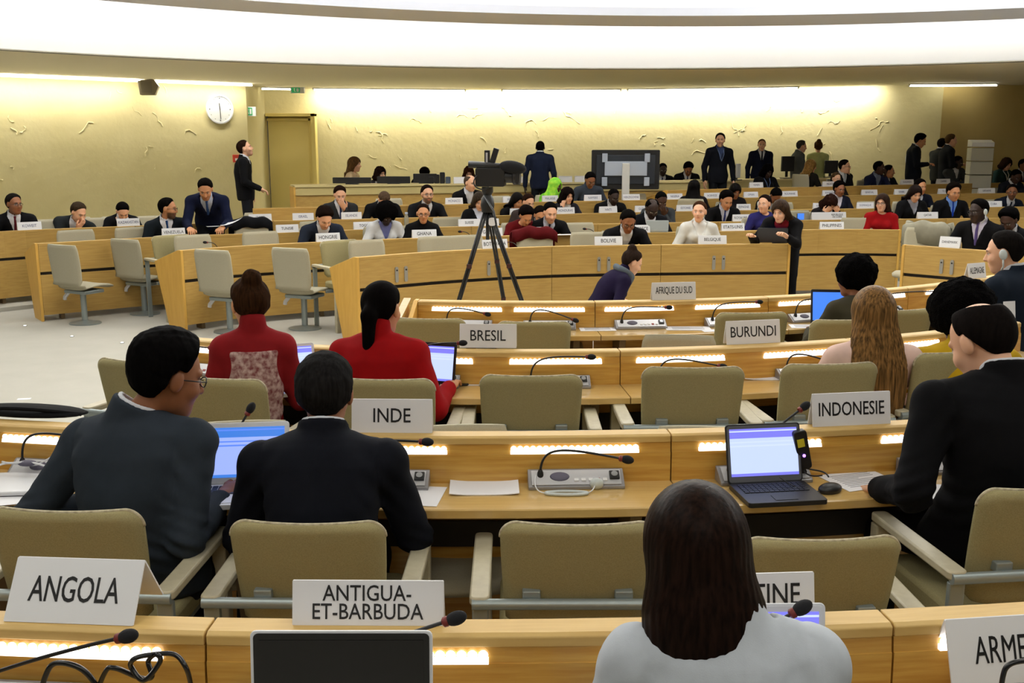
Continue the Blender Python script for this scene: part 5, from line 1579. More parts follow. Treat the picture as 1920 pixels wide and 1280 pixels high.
cons = [
    (ROW2, L2[2] - .0, (126, 816), 'console with white earphone cable at the left edge of the INDE row'), (ROW2, L2[1] - .47, (466, 772), 'console hidden behind the open white laptop, its microphone above the screen'),
    (ROW2, L2[1] + .35 - .35, (793, 828), 'console beside the black-suited man, microphone across the light strip'), (ROW2, L2[0], (1168, 860), 'console with an ear hook lying before it in the middle of the INDE row'),
    (ROW2, L2[3], (1503, 766), 'console behind the black laptop, microphone beside the INDONESIE sign'), (ROW2, L2[4], (1790, 800), 'console at the sleeve of the bald-crowned man'),
    (ROW3, L3[6], (395, 652), 'console beyond the grey-suited man at the left end of the BRESIL row'), (ROW3, L3[0], (862, 643), 'console behind the dark laptop, microphone below the BRESIL sign'),
    (ROW3, L3[1], (1103, 669), 'console in the middle of the BRESIL row with a raised microphone'), (ROW3, L3[2], (1350, 686), 'console hidden by the chair under the BURUNDI sign'),
    (ROW3, L3[3], (1556, 678), 'console beside the long-haired woman'), (ROW3, L3[4], (1700, 660), 'console between the long-haired woman and the mustard jacket'),
    (ROW4, L4[0], (910, 588), 'leftmost console of the AFRIQUE DU SUD row'), (ROW4, L4[1], (1075, 599), 'second console from the left of the AFRIQUE DU SUD row'),
    (ROW4, L4[2], (1250, 576), 'console below the AFRIQUE DU SUD sign'), (ROW4, L4[3], (1420, 566), 'console behind the chair with the BURUNDI sign'),
    (ROW4, L4[4], (1545, 560), 'console left of the tall laptop'), (ROW4, L4[6], (1762, 546), 'console with a microphone pointing at the mustard jacket')]
for row, q, tp_, lb in cons:
    console(row, q, lb, tipW(row, *tp_, q, -.03 if tp_ in ((466, 772), (1503, 766)) else .06 if row is not ROW2 else .09), straight=tp_ == (466, 772) or tp_ == (1503, 766))
console(ROW1, L1[0] - .1, 'console at the lower left, its microphone in front of the ANGOLA sign', W(228, 1195, 1.98), .05, True)
console(ROW1, L1[1] - .16, 'console of the ANTIGUA-ET-BARBUDA place', W(842, 1163, 1.99), .05, True)
console(ROW1, L1[2] + .02, 'console behind the white tablet of the bob-haired woman', W(1492, 1146, 2.02), .05, True)
console(ROW1, L1[3] + .1, 'console before the ARMENIE sign', W(1990, 1240, 1.95), .10)
for rk, px, tp_, lb in (('A', 960, (905, 452), 'console left of the BOTSWANA sign'), ('A', 400, None, ''), ('B', 400, (404, 460), 'small microphone above the swivel chairs at left'), ('B', 870, (868, 436), 'microphone left of the SUISSE sign'),
                        ('B', 1105, (1106, 410), 'microphone against the empty chair right of the VICE-PRESIDENT sign')):
    if not lb: continue
    r_ = RW[rk]; q = r_.q_px(px); console(r_, q, lb, r_.at(q, .15, r_.top + .05), .1, group='consoles on the desks facing the camera')

# ================================================================== LAPTOPS
def screen_mat(name, c1, c2, c3, strength=.9):
    if name in MATS: return MATS[name]
    m = bpy.data.materials.new(name); m.use_nodes = True; nt = m.node_tree; N = nt.nodes; L = nt.links
    b = N['Principled BSDF']; b.inputs['Roughness'].default_value = .25
    tc = N.new('ShaderNodeTexCoord'); sp = N.new('ShaderNodeSeparateXYZ'); L.new(tc.outputs['Generated'], sp.inputs[0])
    rp = N.new('ShaderNodeValToRGB'); rp.color_ramp.interpolation = 'CONSTANT'
    e = rp.color_ramp.elements; e[0].color = (*c3, 1); e[0].position = 0
    e[1].color = (*c1, 1); e[1].position = .06
    for p_, c in ((.62, c2), (.65, c1), (.70, c2), (.73, c1), (.80, c3), (.93, c2), (.96, c3)):
        k = e.new(p_); k.color = (*c, 1)
    L.new(sp.outputs['Z'], rp.inputs[0])
    L.new(rp.outputs[0], b.inputs['Emission Color']); b.inputs['Emission Strength'].default_value = strength
    b.inputs['Base Color'].default_value = (.02, .02, .03, 1)
    MATS[name] = m; return m


SCR = screen_mat('screen_windows', S(150, 170, 255), S(90, 130, 235), S(60, 120, 210))
SCR2 = screen_mat('screen_document', S(190, 206, 255), S(200, 214, 255), S(120, 120, 230))
SCRB = mat('screen_plain_blue', (0, 0, 0), .3, emit=S(70, 130, 240), estr=.9)
SCRD = mat('screen_dark', S(8, 8, 10), .15)


def laptop(px, py, D, yaw, label, wd=.31, hs=.205, open_=105, shell=None, bez_=None, scr=None, depth=.22, z=None, keys=True):
    """(px, py): photo pixel of the middle of the hinge; yaw turns it; it opens towards local -y"""
    shell = shell or SILVER; bez_ = bez_ or BLACK
    p = W(px, py, D)
    if z is not None: p.z = z
    t = thing('laptop', label, 'laptop', p, yaw, None)
    m = MB(); m.rbox((0, -depth / 2, .009), (wd, depth, .018), .012, 2, 4); m.build('base', shell, t, bevel=.002)
    if keys:
        m = MB()
        for r in range(5):
            for c in range(13): m.box((-wd * .42 + wd * .84 * (c + .5) / 13, -.03 - .018 * r, .019), (wd * .055, .014, .003))
        m.build('keyboard', mat('key_black', S(24, 26, 34), .5), t)
        m = MB(); m.box((0, -depth * .8, .0185), (wd * .28, depth * .24, .002)); m.build('touchpad', shell if shell is not BLACK else mat('key_black', (0, 0, 0)), t)
    M = Matrix.Translation((0, 0, .014)) @ Matrix.Rotation(math.radians(90 - open_), 4, 'X')
    m = MB(); m.rbox((0, .004, hs / 2), (wd, .006, hs), .012, 1, 4, M); lid = m.build('lid', shell, t, bevel=.0015)
    m = MB(); m.rbox((0, .0005, hs / 2), (wd * .965, .002, hs * .955), .010, 1, 4, M); m.build('bezel', bez_, lid)
    m = MB(); m.box((0, -.001, hs * .52), (wd * .90, .0015, hs * .80), M); m.build('screen', scr or SCR, lid)
    return t


WHITEP = mat('white_plastic', S(222, 224, 228), .35)
laptop(455, 928, 3.50, .12, 'white laptop with a blue screen between the grey-suited and black-suited men', wd=.34, hs=.225, open_=108, shell=WHITEP, bez_=WHITEP, scr=SCR, z=TN + .002)
laptop(1436, 905, 3.52, .14, 'black laptop with a lit pale screen below the INDONESIE sign', wd=.285, hs=.215, open_=106, shell=BLACK, bez_=mat('bezel_grey', S(90, 92, 98), .4), scr=SCR2, z=TN + .002, depth=.21)
laptop(542, 714, 5.05, .35, 'silver laptop with a pale blue screen, between the top knot and the grey-haired man', wd=.29, hs=.21, open_=114, shell=SILVER, bez_=WHITEP, scr=SCR2, z=TN + .002)
laptop(806, 716, 5.02, -.28, 'dark laptop with a bright screen in front of the woman in red', wd=.26, hs=.22, open_=104, shell=BLACK, scr=SCR2, z=TN + .002)
laptop(1557, 604, 6.76, -.1, 'tall laptop with a plain blue screen facing the afro-haired woman', wd=.26, hs=.24, open_=104, shell=BLACK, scr=SCRB, z=TN + .002)
laptop(642, 1372, 1.90, .0, 'white-edged laptop with a black screen at the bottom edge', wd=.375, hs=.235, open_=96, shell=WHITEP, bez_=mat('glossy_black', S(10, 10, 12), .1), scr=SCRD, z=TN + .002, keys=True)
laptop(1420, 1300, 2.04, .02, 'white laptop half hidden by the bob-haired woman', wd=.30, hs=.225, open_=98, shell=WHITEP, bez_=WHITEP, scr=SCR2, z=TN + .002)
laptop(1447, 452, 11.52, PI - .1, 'dark laptop on the desk end under the leaning woman, lid to the camera', wd=.34, hs=.16, open_=104, shell=mat('dark_grey_plastic', S(58, 60, 66), .5), z=HF + .001, depth=.2)
laptop(1232, 436, 12.85, PI, 'small grey laptop in front of the bald dark-skinned man', wd=.28, hs=.14, open_=100, shell=mat('pale_grey_plastic', S(1, 1, 1)), z=HF + .001, depth=.15)
t = thing('laptop', 'closed white laptop on the desk at the left edge', 'laptop', G(22, 912, TN + .001), .1)
m = MB(); m.rbox((0, 0, .011), (.33, .23, .016), .03, 2, 5); m.build('lid', WHITEP, t, True, .004)
m = MB(); m.rbox((0, 0, .002), (.325, .225, .004), .03, 2, 5); m.build('base', BLACK, t)

# ================================================================== PAPERS AND SMALL THINGS ON THE DESKS
def paper(px, py, z, w_, h_, rz, label, lines=True, curl=.0, n=1, group=None):
    p = G(px, py, z); m = MB(); nx = 8
    vs = []; fs = []
    for s in (0, 1):
        for i in range(nx + 1):
            u = -1 + 2 * i / nx; zc = curl * max(0, abs(u) - .3) ** 2 + .001 + (.0008 * n if s else 0)
            vs += [(u * w_ / 2, -h_ / 2, zc), (u * w_ / 2, h_ / 2, zc + curl * .4)]
    k = 2 * (nx + 1)
    for i in range(nx):
        a = 2 * i; fs += [(a, a + 2, a + 3, a + 1), (k + a, k + a + 1, k + a + 3, k + a + 2), (a, a + k, a + k + 2, a + 2), (a + 1, a + 3, a + k + 3, a + k + 1)]
    fs += [(0, 1, k + 1, k), (2 * nx, 2 * nx + k, 2 * nx + 1 + k, 2 * nx + 1)]
    m.add(vs, fs)
    t = m.build('paper_sheet', PAPER, None)
    t.location = p; t.rotation_euler = (0, 0, rz); tag(t, label, 'paper', group)
    if lines:
        m = MB()
        for i in range(9):
            y = h_ * (.34 - .08 * i); ln = w_ * (.36 if i % 4 != 3 else .2)
            m.box((-(w_ * .36 - ln), y, .0012 + .0008 * n + curl * .02), (ln * 2, h_ * .018, .0004))
        m.build('printed_text', mat('print_grey', S(120, 120, 126), .7), t)
    return t


paper(908, 914, TN, .25, .17, .03, 'printed sheets lying on the desk left of the console with the ear hook', n=4, curl=.012)
paper(795, 930, TN, .13, .2, -.12, 'white sheet at the elbow of the black-suited man', lines=False)
paper(1612, 900, TN, .24, .19, .35, 'printed sheet between the mouse and the bald-crowned man', n=1)
paper(1765, 922, TN, .22, .16, -.1, 'white sheet under the arms of the bald-crowned man', lines=False)
paper(52, 935, TN, .2, .1, .3, 'sheet under the closed white laptop at left edge', lines=False)
paper(880, 718, TN, .18, .12, .1, 'papers beside the phone in front of the woman in red', n=3)
paper(1432, 708, TN, .26, .12, -.05, 'loose white papers right of the chair under the BURUNDI sign', n=4, curl=.02)
paper(1218, 716, TN, .12, .12, .5, 'crumpled sheet left of the chair under the BURUNDI sign', lines=False, curl=.03)
paper(1120, 617, TN, .24, .14, .05, 'thin sheets on the AFRIQUE DU SUD desk', n=2)
paper(1290, 616, TN, .3, .14, -.03, 'white sheets standing in for glare right of the console below the AFRIQUE DU SUD sign', n=3)  # white sheets imitate the bright glare on this desk top
paper(930, 622, TN, .2, .12, .1, 'sheet behind the BRESIL sign', n=1, lines=False)
paper(1512, 612, TN, .22, .14, -.1, 'sheet with a pen before the tall laptop', n=1)
paper(1700, 580, TN, .24, .14, .2, 'stapled papers in a folder right of the long-haired woman', n=4)
paper(1330, 620, TN, .1, .08, .2, 'small white note by the chair behind the BURUNDI sign', lines=False)
paper(385, 690, TN, .2, .16, .1, 'white papers in front of the woman in the patterned top', lines=False)
paper(45, 748, 0, .1, .05, .2, 'small white scrap on the carpet at left', lines=False)
for px, py, rk, lb in ((1055, 440, 'B', 'white folded sheet on the desk beside the VICE-PRESIDENT sign'), (410, 424, 'D', 'sheets held down by the man in blue bending over')):
    r_ = RW[rk]; paper(px, py, r_.top, .3, .1, r_.ang(r_.q_px(px)), lb, lines=False)
# sheet in the standing man's hand
p = W(430, 420, 12.72); m = MB()
for i in range(6):
    a0, a1 = i / 6, (i + 1) / 6
    m.add([(-.02 + .24 * a0, 0, .07 * a0 ** 2), (-.02 + .24 * a1, 0, .07 * a1 ** 2), (-.02 + .24 * a1, .18, .07 * a1 ** 2 + .02), (-.02 + .24 * a0, .18, .07 * a0 ** 2 + .02)], [(0, 1, 2, 3)])
o = m.build('paper_sheet', PAPER); o.location = p - Vector((.1, 0, .02)); o.modifiers.new('solid', 'SOLIDIFY').thickness = .001; tag(o, 'curling white sheet in the hand of the man in blue bending over', 'paper')

t = thing('card', 'white sheet propped against the chair back near the right edge', 'paper', W(1893, 606, 6.33), .3)
m = MB(); m.box((0, 0, .07), (.09, .004, .14), Matrix.Rotation(-.15, 4, 'X')); m.build('sheet', PAPER, t)
# ear hook with its cord
o = thing('ear_hook_headset', 'white ear hook and looped cord in front of the middle console', 'headset', G(1062, 925, TN))
m = MB(); pts = [(.075 * math.cos(t * PI / 12), .018 * math.sin(t * PI / 12) - .012, .006) for t in range(25)]
m.tube(pts, .006, 6); m.build('loop', mat('pale_grey_plastic', (1, 1, 1)), o, 'all')
m = MB(); m.ball((.112, .05, .02), (.026, .018, .022), 12, 8); m.build('earpiece', mat('pale_grey_plastic', (1, 1, 1)), o, 'all')
m = MB(); m.tube(bez((.07, -.01, .006), (.09, .0, .004), (.1, .02, .01), (.105, .04, .018)), .0025, 5); m.build('cord', WHITEP, o, 'all'); m = MB(); m.tube(bez((-.07, -.015, .006), (-.12, .0, .004), (-.115, .03, .03), (-.105, .10, .05)), .0025, 5); m.build('cord', WHITEP, o, 'all')
o = thing('ear_hook_headset', 'white earphone cord heaped on the console at the left edge', 'headset', G(40, 884, TN + .03))
m = MB(); r = random.Random(3); pts = [Vector((-.1 + .02 * i, .025 * math.sin(i * 1.9), .012 + .02 * math.sin(i * 1.3) ** 2)) for i in range(11)]
m.tube(bez(pts[0], pts[2] + Vector((0, .05, .03)), pts[5], pts[8]), .004, 6); m.tube(bez(pts[1], pts[4] - Vector((0, .04, 0)), pts[6] + Vector((0, .03, .02)), pts[10]), .004, 6); m.tube(bez(pts[8], (.14, .02, .06), (.18, .03, .12), (.2, .06, .14)), .003, 6)
m.build('cord', WHITEP, o, 'all')
m = MB(); m.ball((.02, .01, .03), (.035, .02, .012), 12, 8); m.build('earpiece', mat('speaker_grey', (1, 1, 1)), o, 'all')

# mouse, radio pack, phone, bottles, cup
o = thing('computer_mouse', 'black mouse right of the black laptop', 'mouse', G(1556, 922, TN), .5)
m = MB(); m.ball((0, 0, .012), (.05, .032, .022), 16, 10); m.build('shell', BLACK, o, 'all')
m = MB(); m.tube(bez((-.045, 0, .012), (-.1, .02, .005), (-.12, .06, .02), (-.15, .1, .05)), .002, 5); m.build('cable', BLACK, o, 'all')
p = W(1503, 842, 3.58)
o = thing('radio_transmitter', 'black device with a yellow label leaning behind the black laptop', 'device', p, .1)
M = Matrix.Rotation(-.22, 4, 'Y')
m = MB(); m.rbox((0, 0, 0), (.05, .03, .15), .012, 1, 4, M); m.build('case', BLACK, o, True, .003)
m = MB(); m.box((-.004, -.017, .03), (.026, .004, .03), M); m.build('sticker', mat('yellow_label', S(206, 190, 40), .5), o)
m = MB(); m.ball((.0, -.017, -.02), .006, 8, 6, M); m.build('indicator_light', mat('violet_led', (.2, .1, 1), .4, emit=(.35, .15, 1), estr=3), o, 'all')
m = MB(); m.tube(bez((.0, 0, -.07), (.02, -.02, -.1), (.03, -.05, -.09), (.05, -.08, -.075)), .003, 6); m.tube(bez((.01, 0, -.07), (.05, -.02, -.08), (.08, -.03, -.07), (.07, -.09, -.078)), .003, 6); m.build('cable', BLACK, o, 'all')
o = thing('phone', 'dark phone lying beside the elbow of the woman in red', 'phone', G(852, 722, TN), .3)
m = MB(); m.rbox((0, 0, .005), (.14, .07, .009), .012, 2, 4); m.build('case', BLACK, o, bevel=.001); m = MB(); m.box((0, 0, .0098), (.12, .06, .0008)); m.build('display', SCRD, o)


def bottle(px, py, z, label, capc, h=.2, body=None, D=None):
    p = W(px, py, D) if D else G(px, py, z)
    o = thing('bottle', label, 'bottle', p)
    r = h * .16
    MB().lathe([(r * .9, 0), (r, .01), (r, h * .58), (r * .8, h * .7), (r * .5, h * .84), (r * .48, h * .9)], 16).build('body', body or mat('clear_plastic', S(220, 226, 214), .15, trans=.75), o, True)
    MB().lathe([(r * .62, h * .88), (r * .62, h)], 16).build('cap', mat('cap_' + '_'.join(map(str, capc)), S(*capc), .4), o, True)
    return o


bottle(499, 694, TN, 'clear bottle with a yellow cap beside the woman with the top knot', (200, 190, 40), .2)
bottle(868, 716, TN, 'small white dropper bottle beside the phone', (236, 236, 236), .09, WHITEP)
o = thing('cup', 'red cup beside the yellow-capped bottle', 'cup', G(501, 712, TN))
MB().lathe([(.022, 0), (.03, .085), (.027, .085), (.02, .006)], 16).build('body', mat('red_cup', S(176, 40, 30), .4), o, True)
r_ = ROWD; q = r_.q_px(1437)
o = thing('cup', 'white paper cup on the fourth-row desk above the woman in royal blue', 'cup', r_.at(q, .03, r_.top))
MB().lathe([(.03, 0), (.04, .11), (.036, .11), (.028, .006)], 16).build('body', WHITE, o, True)
r_ = ROWC; q = r_.q_px(766)
bottle(0, 0, 0, 'small clear water bottle left of the GHANA sign woman', (180, 190, 210), .2, None).location = r_.at(q, .1, r_.top)
r_ = ROWC; q = r_.q_px(1505)
o = thing('display_screen', 'small blue lit screen left of the long COREE sign', 'screen', r_.at(q, .06, r_.top), r_.ang(q))
m = MB(); m.box((0, 0, .05), (.1, .01, .09)); m.build('lit_panel', SCRB, o); m = MB(); m.box((0, .012, .045), (.11, .012, .09)); m.build('case', BLACK, o)

# black cables on the front desk
def tangle(label, pts_px, D, r=.006):
    P = [W(x, y, d) for x, y, d in pts_px]; o = thing('black_cable', label, 'cable', P[0])
    a = np.array([tuple(p - P[0]) for p in P]); out = []
    A = [a[0]] + list(a) + [a[-1]]
    for i in range(1, len(A) - 2):
        for k in range(8):
            t = k / 8; out.append(.5 * (2 * A[i] + (A[i + 1] - A[i - 1]) * t + (2 * A[i - 1] - 5 * A[i] + 4 * A[i + 1] - A[i + 2]) * t * t + (3 * A[i] - A[i - 1] - 3 * A[i + 1] + A[i + 2]) * t ** 3))
    out.append(A[-1])
    m = MB(); m.tube([tuple(p) for p in out], r, 8); m.build('cord', mat('black_cord', S(14, 14, 16), .25), o, 'all'); return o


D1 = 1.98
tangle('black cable arching at the lower left in front of the ANGOLA sign', [(70, 1330, D1), (84, 1270, D1), (104, 1243, D1), (150, 1252, D1), (180, 1285, D1), (190, 1330, D1)], D1)
o = tangle('knotted bundle of black cable on the front desk below the ANGOLA sign', [(170, 1330, 2.0), (196, 1262, D1), (215, 1252, D1), (262, 1270, 2.0), (285, 1268, D1), (278, 1240, 2.0), (292, 1226, D1), (300, 1240, D1), (270, 1275, 1.97),
           (246, 1250, D1), (250, 1236, 1.97), (275, 1228, D1), (325, 1226, 2.0), (348, 1250, D1), (358, 1285, 2.0), (362, 1330, 2.0)], D1, .0055)
tangle('thin black cable behind the white-edged laptop', [(790, 1300, 2.05), (795, 1243, 2.05), (808, 1234, 2.05), (816, 1250, 2.05), (820, 1300, 2.05)], D1, .0035)
tangle('black gooseneck arch in front of the ARMENIE sign', [(1874, 1330, 1.93), (1880, 1270, 1.93), (1892, 1246, 1.93), (1925, 1238, 1.93), (1980, 1236, 1.93)], D1, .0055)

# ================================================================== OUTLETS ON THE FRONT PANELS
for rk, px, lb in (('A', 752, 'pair of grey outlets on the curved desk by the woman in red'), ('A', 925, 'pair of grey outlets on the desk panel between the tripod legs'), ('A', 1132, 'grey outlet half hidden by the crouching woman'), ('A', 1347, 'pair of pale outlets on the panel under the BELGIQUE sign'), ('X', 1775, 'pair of grey outlets on the right-hand desk panel')):
    r_ = RW[rk]; q = r_.q_px(px, .66); p = r_.at(q, -.001, .665)
    t = thing('outlet_plate', lb, 'power outlet', p, r_.ang(q), 'outlets on the desk panels')
    for s in (-.055, .055):
        m = MB(); m.rbox((s, -.006, 0), (.036, .012, .16), .016, 1, 4); k = m.build('outlet', mat('outlet_grey', S(150, 146, 136), .45), t, True)
        m = MB(); m.lathe([(.009, 0), (.009, .004)], 10, Matrix.Translation((s, -.012, .045)) @ Matrix.Rotation(PI / 2, 4, 'X')); m.build('socket_hole', DARK, k)

# ================================================================== VIDEO CAMERA AND TRIPOD
DT = 8.9
foot = [W(861, 556, DT - .15), W(944, 556, DT + .5), W(978, 558, DT - .1)]
top_ = W(914, 372, DT + .05)
t = thing('tripod', 'black camera tripod standing before the curved front desk', 'tripod', (top_.x, top_.y, 0))
og = Vector((top_.x, top_.y, 0))
for k, f_ in enumerate(foot):
    d = f_ - top_; f0 = top_ + d * (top_.z / max(1e-3, top_.z - f_.z)) * 1.0
    a = top_ - og + Vector((0, 0, -.06)); b = f0 - og
    m = MB(); a1 = a + (b - a) * .62
    e = (b - a).normalized(); sd = e.cross(Vector((0, 1, 0))).normalized() * .012
    m.tube([a + sd, a1 + sd * .8], .011, 8); m.tube([a - sd, a1 - sd * .8], .011, 8); m.tube([a + (b - a) * .5, b], .009, 8)
    lg = m.build('leg', BLACK, t, 'all')
    for s_, nm in ((.36, 'clamp'), (.62, 'clamp')):
        c = a + (b - a) * s_; m = MB(); m.box(c, (.045, .035, .04)); m.build('leg_clamp', mat('clamp_red_black', S(60, 22, 20), .5), lg, bevel=.004)
    m = MB(); m.ball(b, (.018, .018, .016), 8, 6); m.build('rubber_foot', RUBBER, lg, 'all')
m = MB(); m.lathe([(.05, -.12), (.062, -.06), (.055, 0), (.035, .03), (.05, .06), (.05, .1)], 16, Matrix.Translation(top_ - og)); m.build('head', BLACK, t, True)
m = MB(); m.tube([(-.03, -.04, top_.z + .03), (.06, -.2, top_.z - .10), (.08, -.3, top_.z - .2)], .009, 8); m.build('pan_handle', BLACK, t, 'all')
m = MB(); m.rbox((.04, -.03, top_.z - .2), (.06, .04, .07), .02, 1, 4); m.build('white_tag', WHITE, t, True)
m = MB(); m.tube([top_ - og + Vector((0, 0, -.1)), top_ - og + Vector((.0, 0, -.36))], .016, 8); m.build('centre_column', BLACK, t, 'all')
cz = top_.z + .10
t = thing('video_camera', 'black broadcast video camera with a furry microphone on the tripod', 'video camera', (og.x, og.y, cz), -.12)
m = MB(); m.rbox((.03, 0, .085), (.26, .11, .16), .02, 1, 4); m.build('body', BLACK, t, True, .006)
m = MB(); m.lathe([(.05, 0), (.055, .02), (.055, .1), (.07, .11), (.07, .17), (.0, .17)], 20, Matrix.Translation((.12, 0, .09)) @ Matrix.Rotation(PI / 2, 4, 'Y')); m.build('lens', BLACK, t, True)
m = MB(); m.box((.27, 0, .09), (.03, .15, .13)); m.build('lens_hood', BLACK, t, bevel=.006)
m = MB(); m.tube(bez((-.08, 0, .15), (-.08, 0, .2), (-.02, 0, .195), (.16, 0, .185)), .017, 8); m.build('carry_handle', BLACK, t, 'all')
m = MB(); m.tube([(-.16, -.03, .195), (.02, -.03, .185), (.16, -.03, .18)], [.03, .028, .022], 12); m.build('viewfinder', BLACK, t, 'all')
m = MB(); m.ball((.20, -.05, .205), (.12, .05, .056), 18, 12, Matrix.Rotation(.16, 4, 'Y')); m.build('fur_microphone', RUBBER, t, 'all')
m = MB(); m.box((.0, 0, .25), (.045, .05, .13)); m.build('wireless_receiver', BLACK, t, bevel=.004); m = MB(); m.box((-.02, .0, .27), (.045, .05, .14), Matrix.Rotation(.3, 4, 'Y')); m.build('receiver_box', BLACK, t, bevel=.004)
m = MB(); m.box((.0, -.03, .25), (.016, .02, .09)); m.build('receiver_label', SILVER, t)
m = MB(); m.tube(bez((-.08, -.06, .1), (-.16, -.09, .02), (-.05, -.09, -.05), (.02, -.05, .0)), .006, 6); m.build('cable', BLACK, t, 'all')

# ================================================================== TELEVISION, COUNTER EQUIPMENT, WALL FITTINGS
p = W(1173, 318, 17.7); p0 = W(1173, 352, 17.7)
t = thing('television', 'large black television seen from behind on a pale stand', 'television', (p.x, p.y, .17))
zc = p.z - .17
wd, hh = 126 * 17.7 / F_PX, 72 * 17.7 / F_PX
m = MB(); m.rbox((0, .03, zc), (wd, .05, hh), .02, 1, 3); m.build('casing', BLACK, t, bevel=.006)
m = MB(); m.box((0, -.0, zc + .0), (wd * .86, .03, hh * .74)); m.build('rear_cover', mat('tv_back', S(30, 36, 44), .6), t, bevel=.01)
m = MB(); m.box((0, -.03, zc + .02), (wd * .62, .03, hh * .36)); m.build('bracket_plate', mat('bracket_grey', S(176, 186, 200), .4, .2), t, bevel=.003)
for sx in (-1, 1):
    for sz in (-1, 1):
        m = MB(); m.box((sx * wd * .31, -.035, zc + sz * hh * .30), (.09, .03, hh * .22)); m.build('bracket_arm', mat('bracket_grey', (1, 1, 1)), t, bevel=.003)
m = MB(); m.box((0, -.06, zc / 2 + .12), (.13, .05, zc - .02)); m.build('stand_column', mat('stand_white', S(206, 206, 200), .4), t, bevel=.01)
m = MB(); m.rbox((0, -.02, .015), (.7, .5, .03), .05, 2, 4); m.build('stand_foot', mat('stand_white', (1, 1, 1)), t, True)


def monitor(px, py, D, wpx, hpx, label, rz=0, m_=None):
    rw_ = CTR if px < 1395 else CT2; D = rw_.at(rw_.q_px(px), .28, 0).y; p = W(px, py, D); dep = p.y * CP - (p.z - 2) * SP
    wd, h = wpx * dep / F_PX, hpx * dep / F_PX
    t = thing('monitor', label, 'monitor', (p.x, p.y, 1.25), rz); z = p.z - 1.25
    m = MB(); m.rbox((0, 0, z), (wd, .05, h), .01, 1, 3); m.build('casing', m_ or BLACK, t, bevel=.004)
    m = MB(); m.box((0, .03, z * .6), (.05, .03, z)); m.build('stand', BLACK, t); m = MB(); m.box((0, .03, .008), (.22, .16, .016)); m.build('foot', BLACK, t)
    return t


monitor(660, 338, 19.25, 72, 11, 'long low black console on the counter under the straight-haired woman')
monitor(738, 337, 19.55, 62, 13, 'low black console on the counter right of the seated woman')
monitor(797, 334, 19.8, 44, 17, 'black monitor below a tuft of black hair')
monitor(1477, 307, 20.9, 26, 28, 'black monitor beside the grey-haired profile', .3)
monitor(1384, 320, 20.9, 14, 26, 'white-edged monitor right of the man with hanging arms', 1.0, WHITEP)
monitor(1327, 328, 20.9, 20, 8, 'low dark monitor left of the man with hanging arms')
monitor(1558, 313, 20.9, 26, 24, 'black and white slatted box right of the pale green top', .1)
p = CTR.at(CTR.q_px(830), .2, 1.25)
t = thing('stacked_equipment', 'jumble of dark equipment with a grey-blue box on the counter', 'equipment', p)
for i in range(4):
    m = MB(); m.rbox((-.16 + .1 * i, .02 * (i % 2), .06 + .02 * (i % 3)), (.09, .1, .12 + .04 * (i % 3)), .015, 1, 3); m.build('device', BLACK if i != 3 else mat('grey_blue', S(70, 82, 100), .5), t, bevel=.004)
for px, w_, lb in ((868, .3, 'white sheet standing on the counter before the auburn hair'), (980, .12, 'white card behind the navy-suited standing man'), (1063, .26, 'white card on the counter above the green headscarf'), (1090, .2, 'stack of white paper on the counter left of the television')):
    q = CTR.q_px(px); t = thing('card', lb, 'paper', CTR.at(q, .08, 1.25), CTR.ang(q)); m = MB(); m.box((0, 0, .055), (w_, .006, .11), Matrix.Rotation(-.15, 4, 'X')); m.build('sheet', PAPER, t)
    m = MB(); m.box((0, .05, .05), (w_, .006, .11), Matrix.Rotation(.35, 4, 'X')); m.build('back_sheet', PAPER, t)
# pile of boxes / printer
p = W(1834, 330, 20.7)
t = thing('printer', 'tall pale copier with paper trays at the rear right', 'printer', (p.x, p.y, BACKZ), -.25)
s_ = 20.7 / F_PX
zt = W(1834, 262, 20.7).z - BACKZ; w_ = 38 * s_
for i in range(4):
    z0 = zt * (.30 + .155 * i); m = MB(); m.box((0, 0, z0 + zt * .07), (w_, .5, zt * .145)); m.build('paper_tray', mat('copier_grey', S(190, 188, 172), .5), t, bevel=.008)
m = MB(); m.box((0, 0, zt * .15), (w_ * .95, .48, zt * .3)); m.build('cabinet', mat('copier_grey', (1, 1, 1)), t)
m = MB(); m.prism([(-.25, zt * .92), (-.25, zt * .97), (.1, zt), (.25, zt), (.25, zt * .92)], -w_ / 2, w_ / 2); m.build('lid', WHITEP, t, bevel=.006)

# clock on the left wall
def wall_at(poly, px, py):
    best = None
    for (ax, ay), (bx, by) in zip(poly[:-1], poly[1:]):
        for k in range(40):
            f = k / 40; x, y = ax + (bx - ax) * f, ay + (by - ay) * f
            e = abs(proj((x, y, 2.6))[0] - px)
            if best is None or e < best[0]:
                t_ = Vector((bx - ax, by - ay)).normalized(); best = (e, y, t_)
    p = W(px, py, best[1]); return p, best[2]


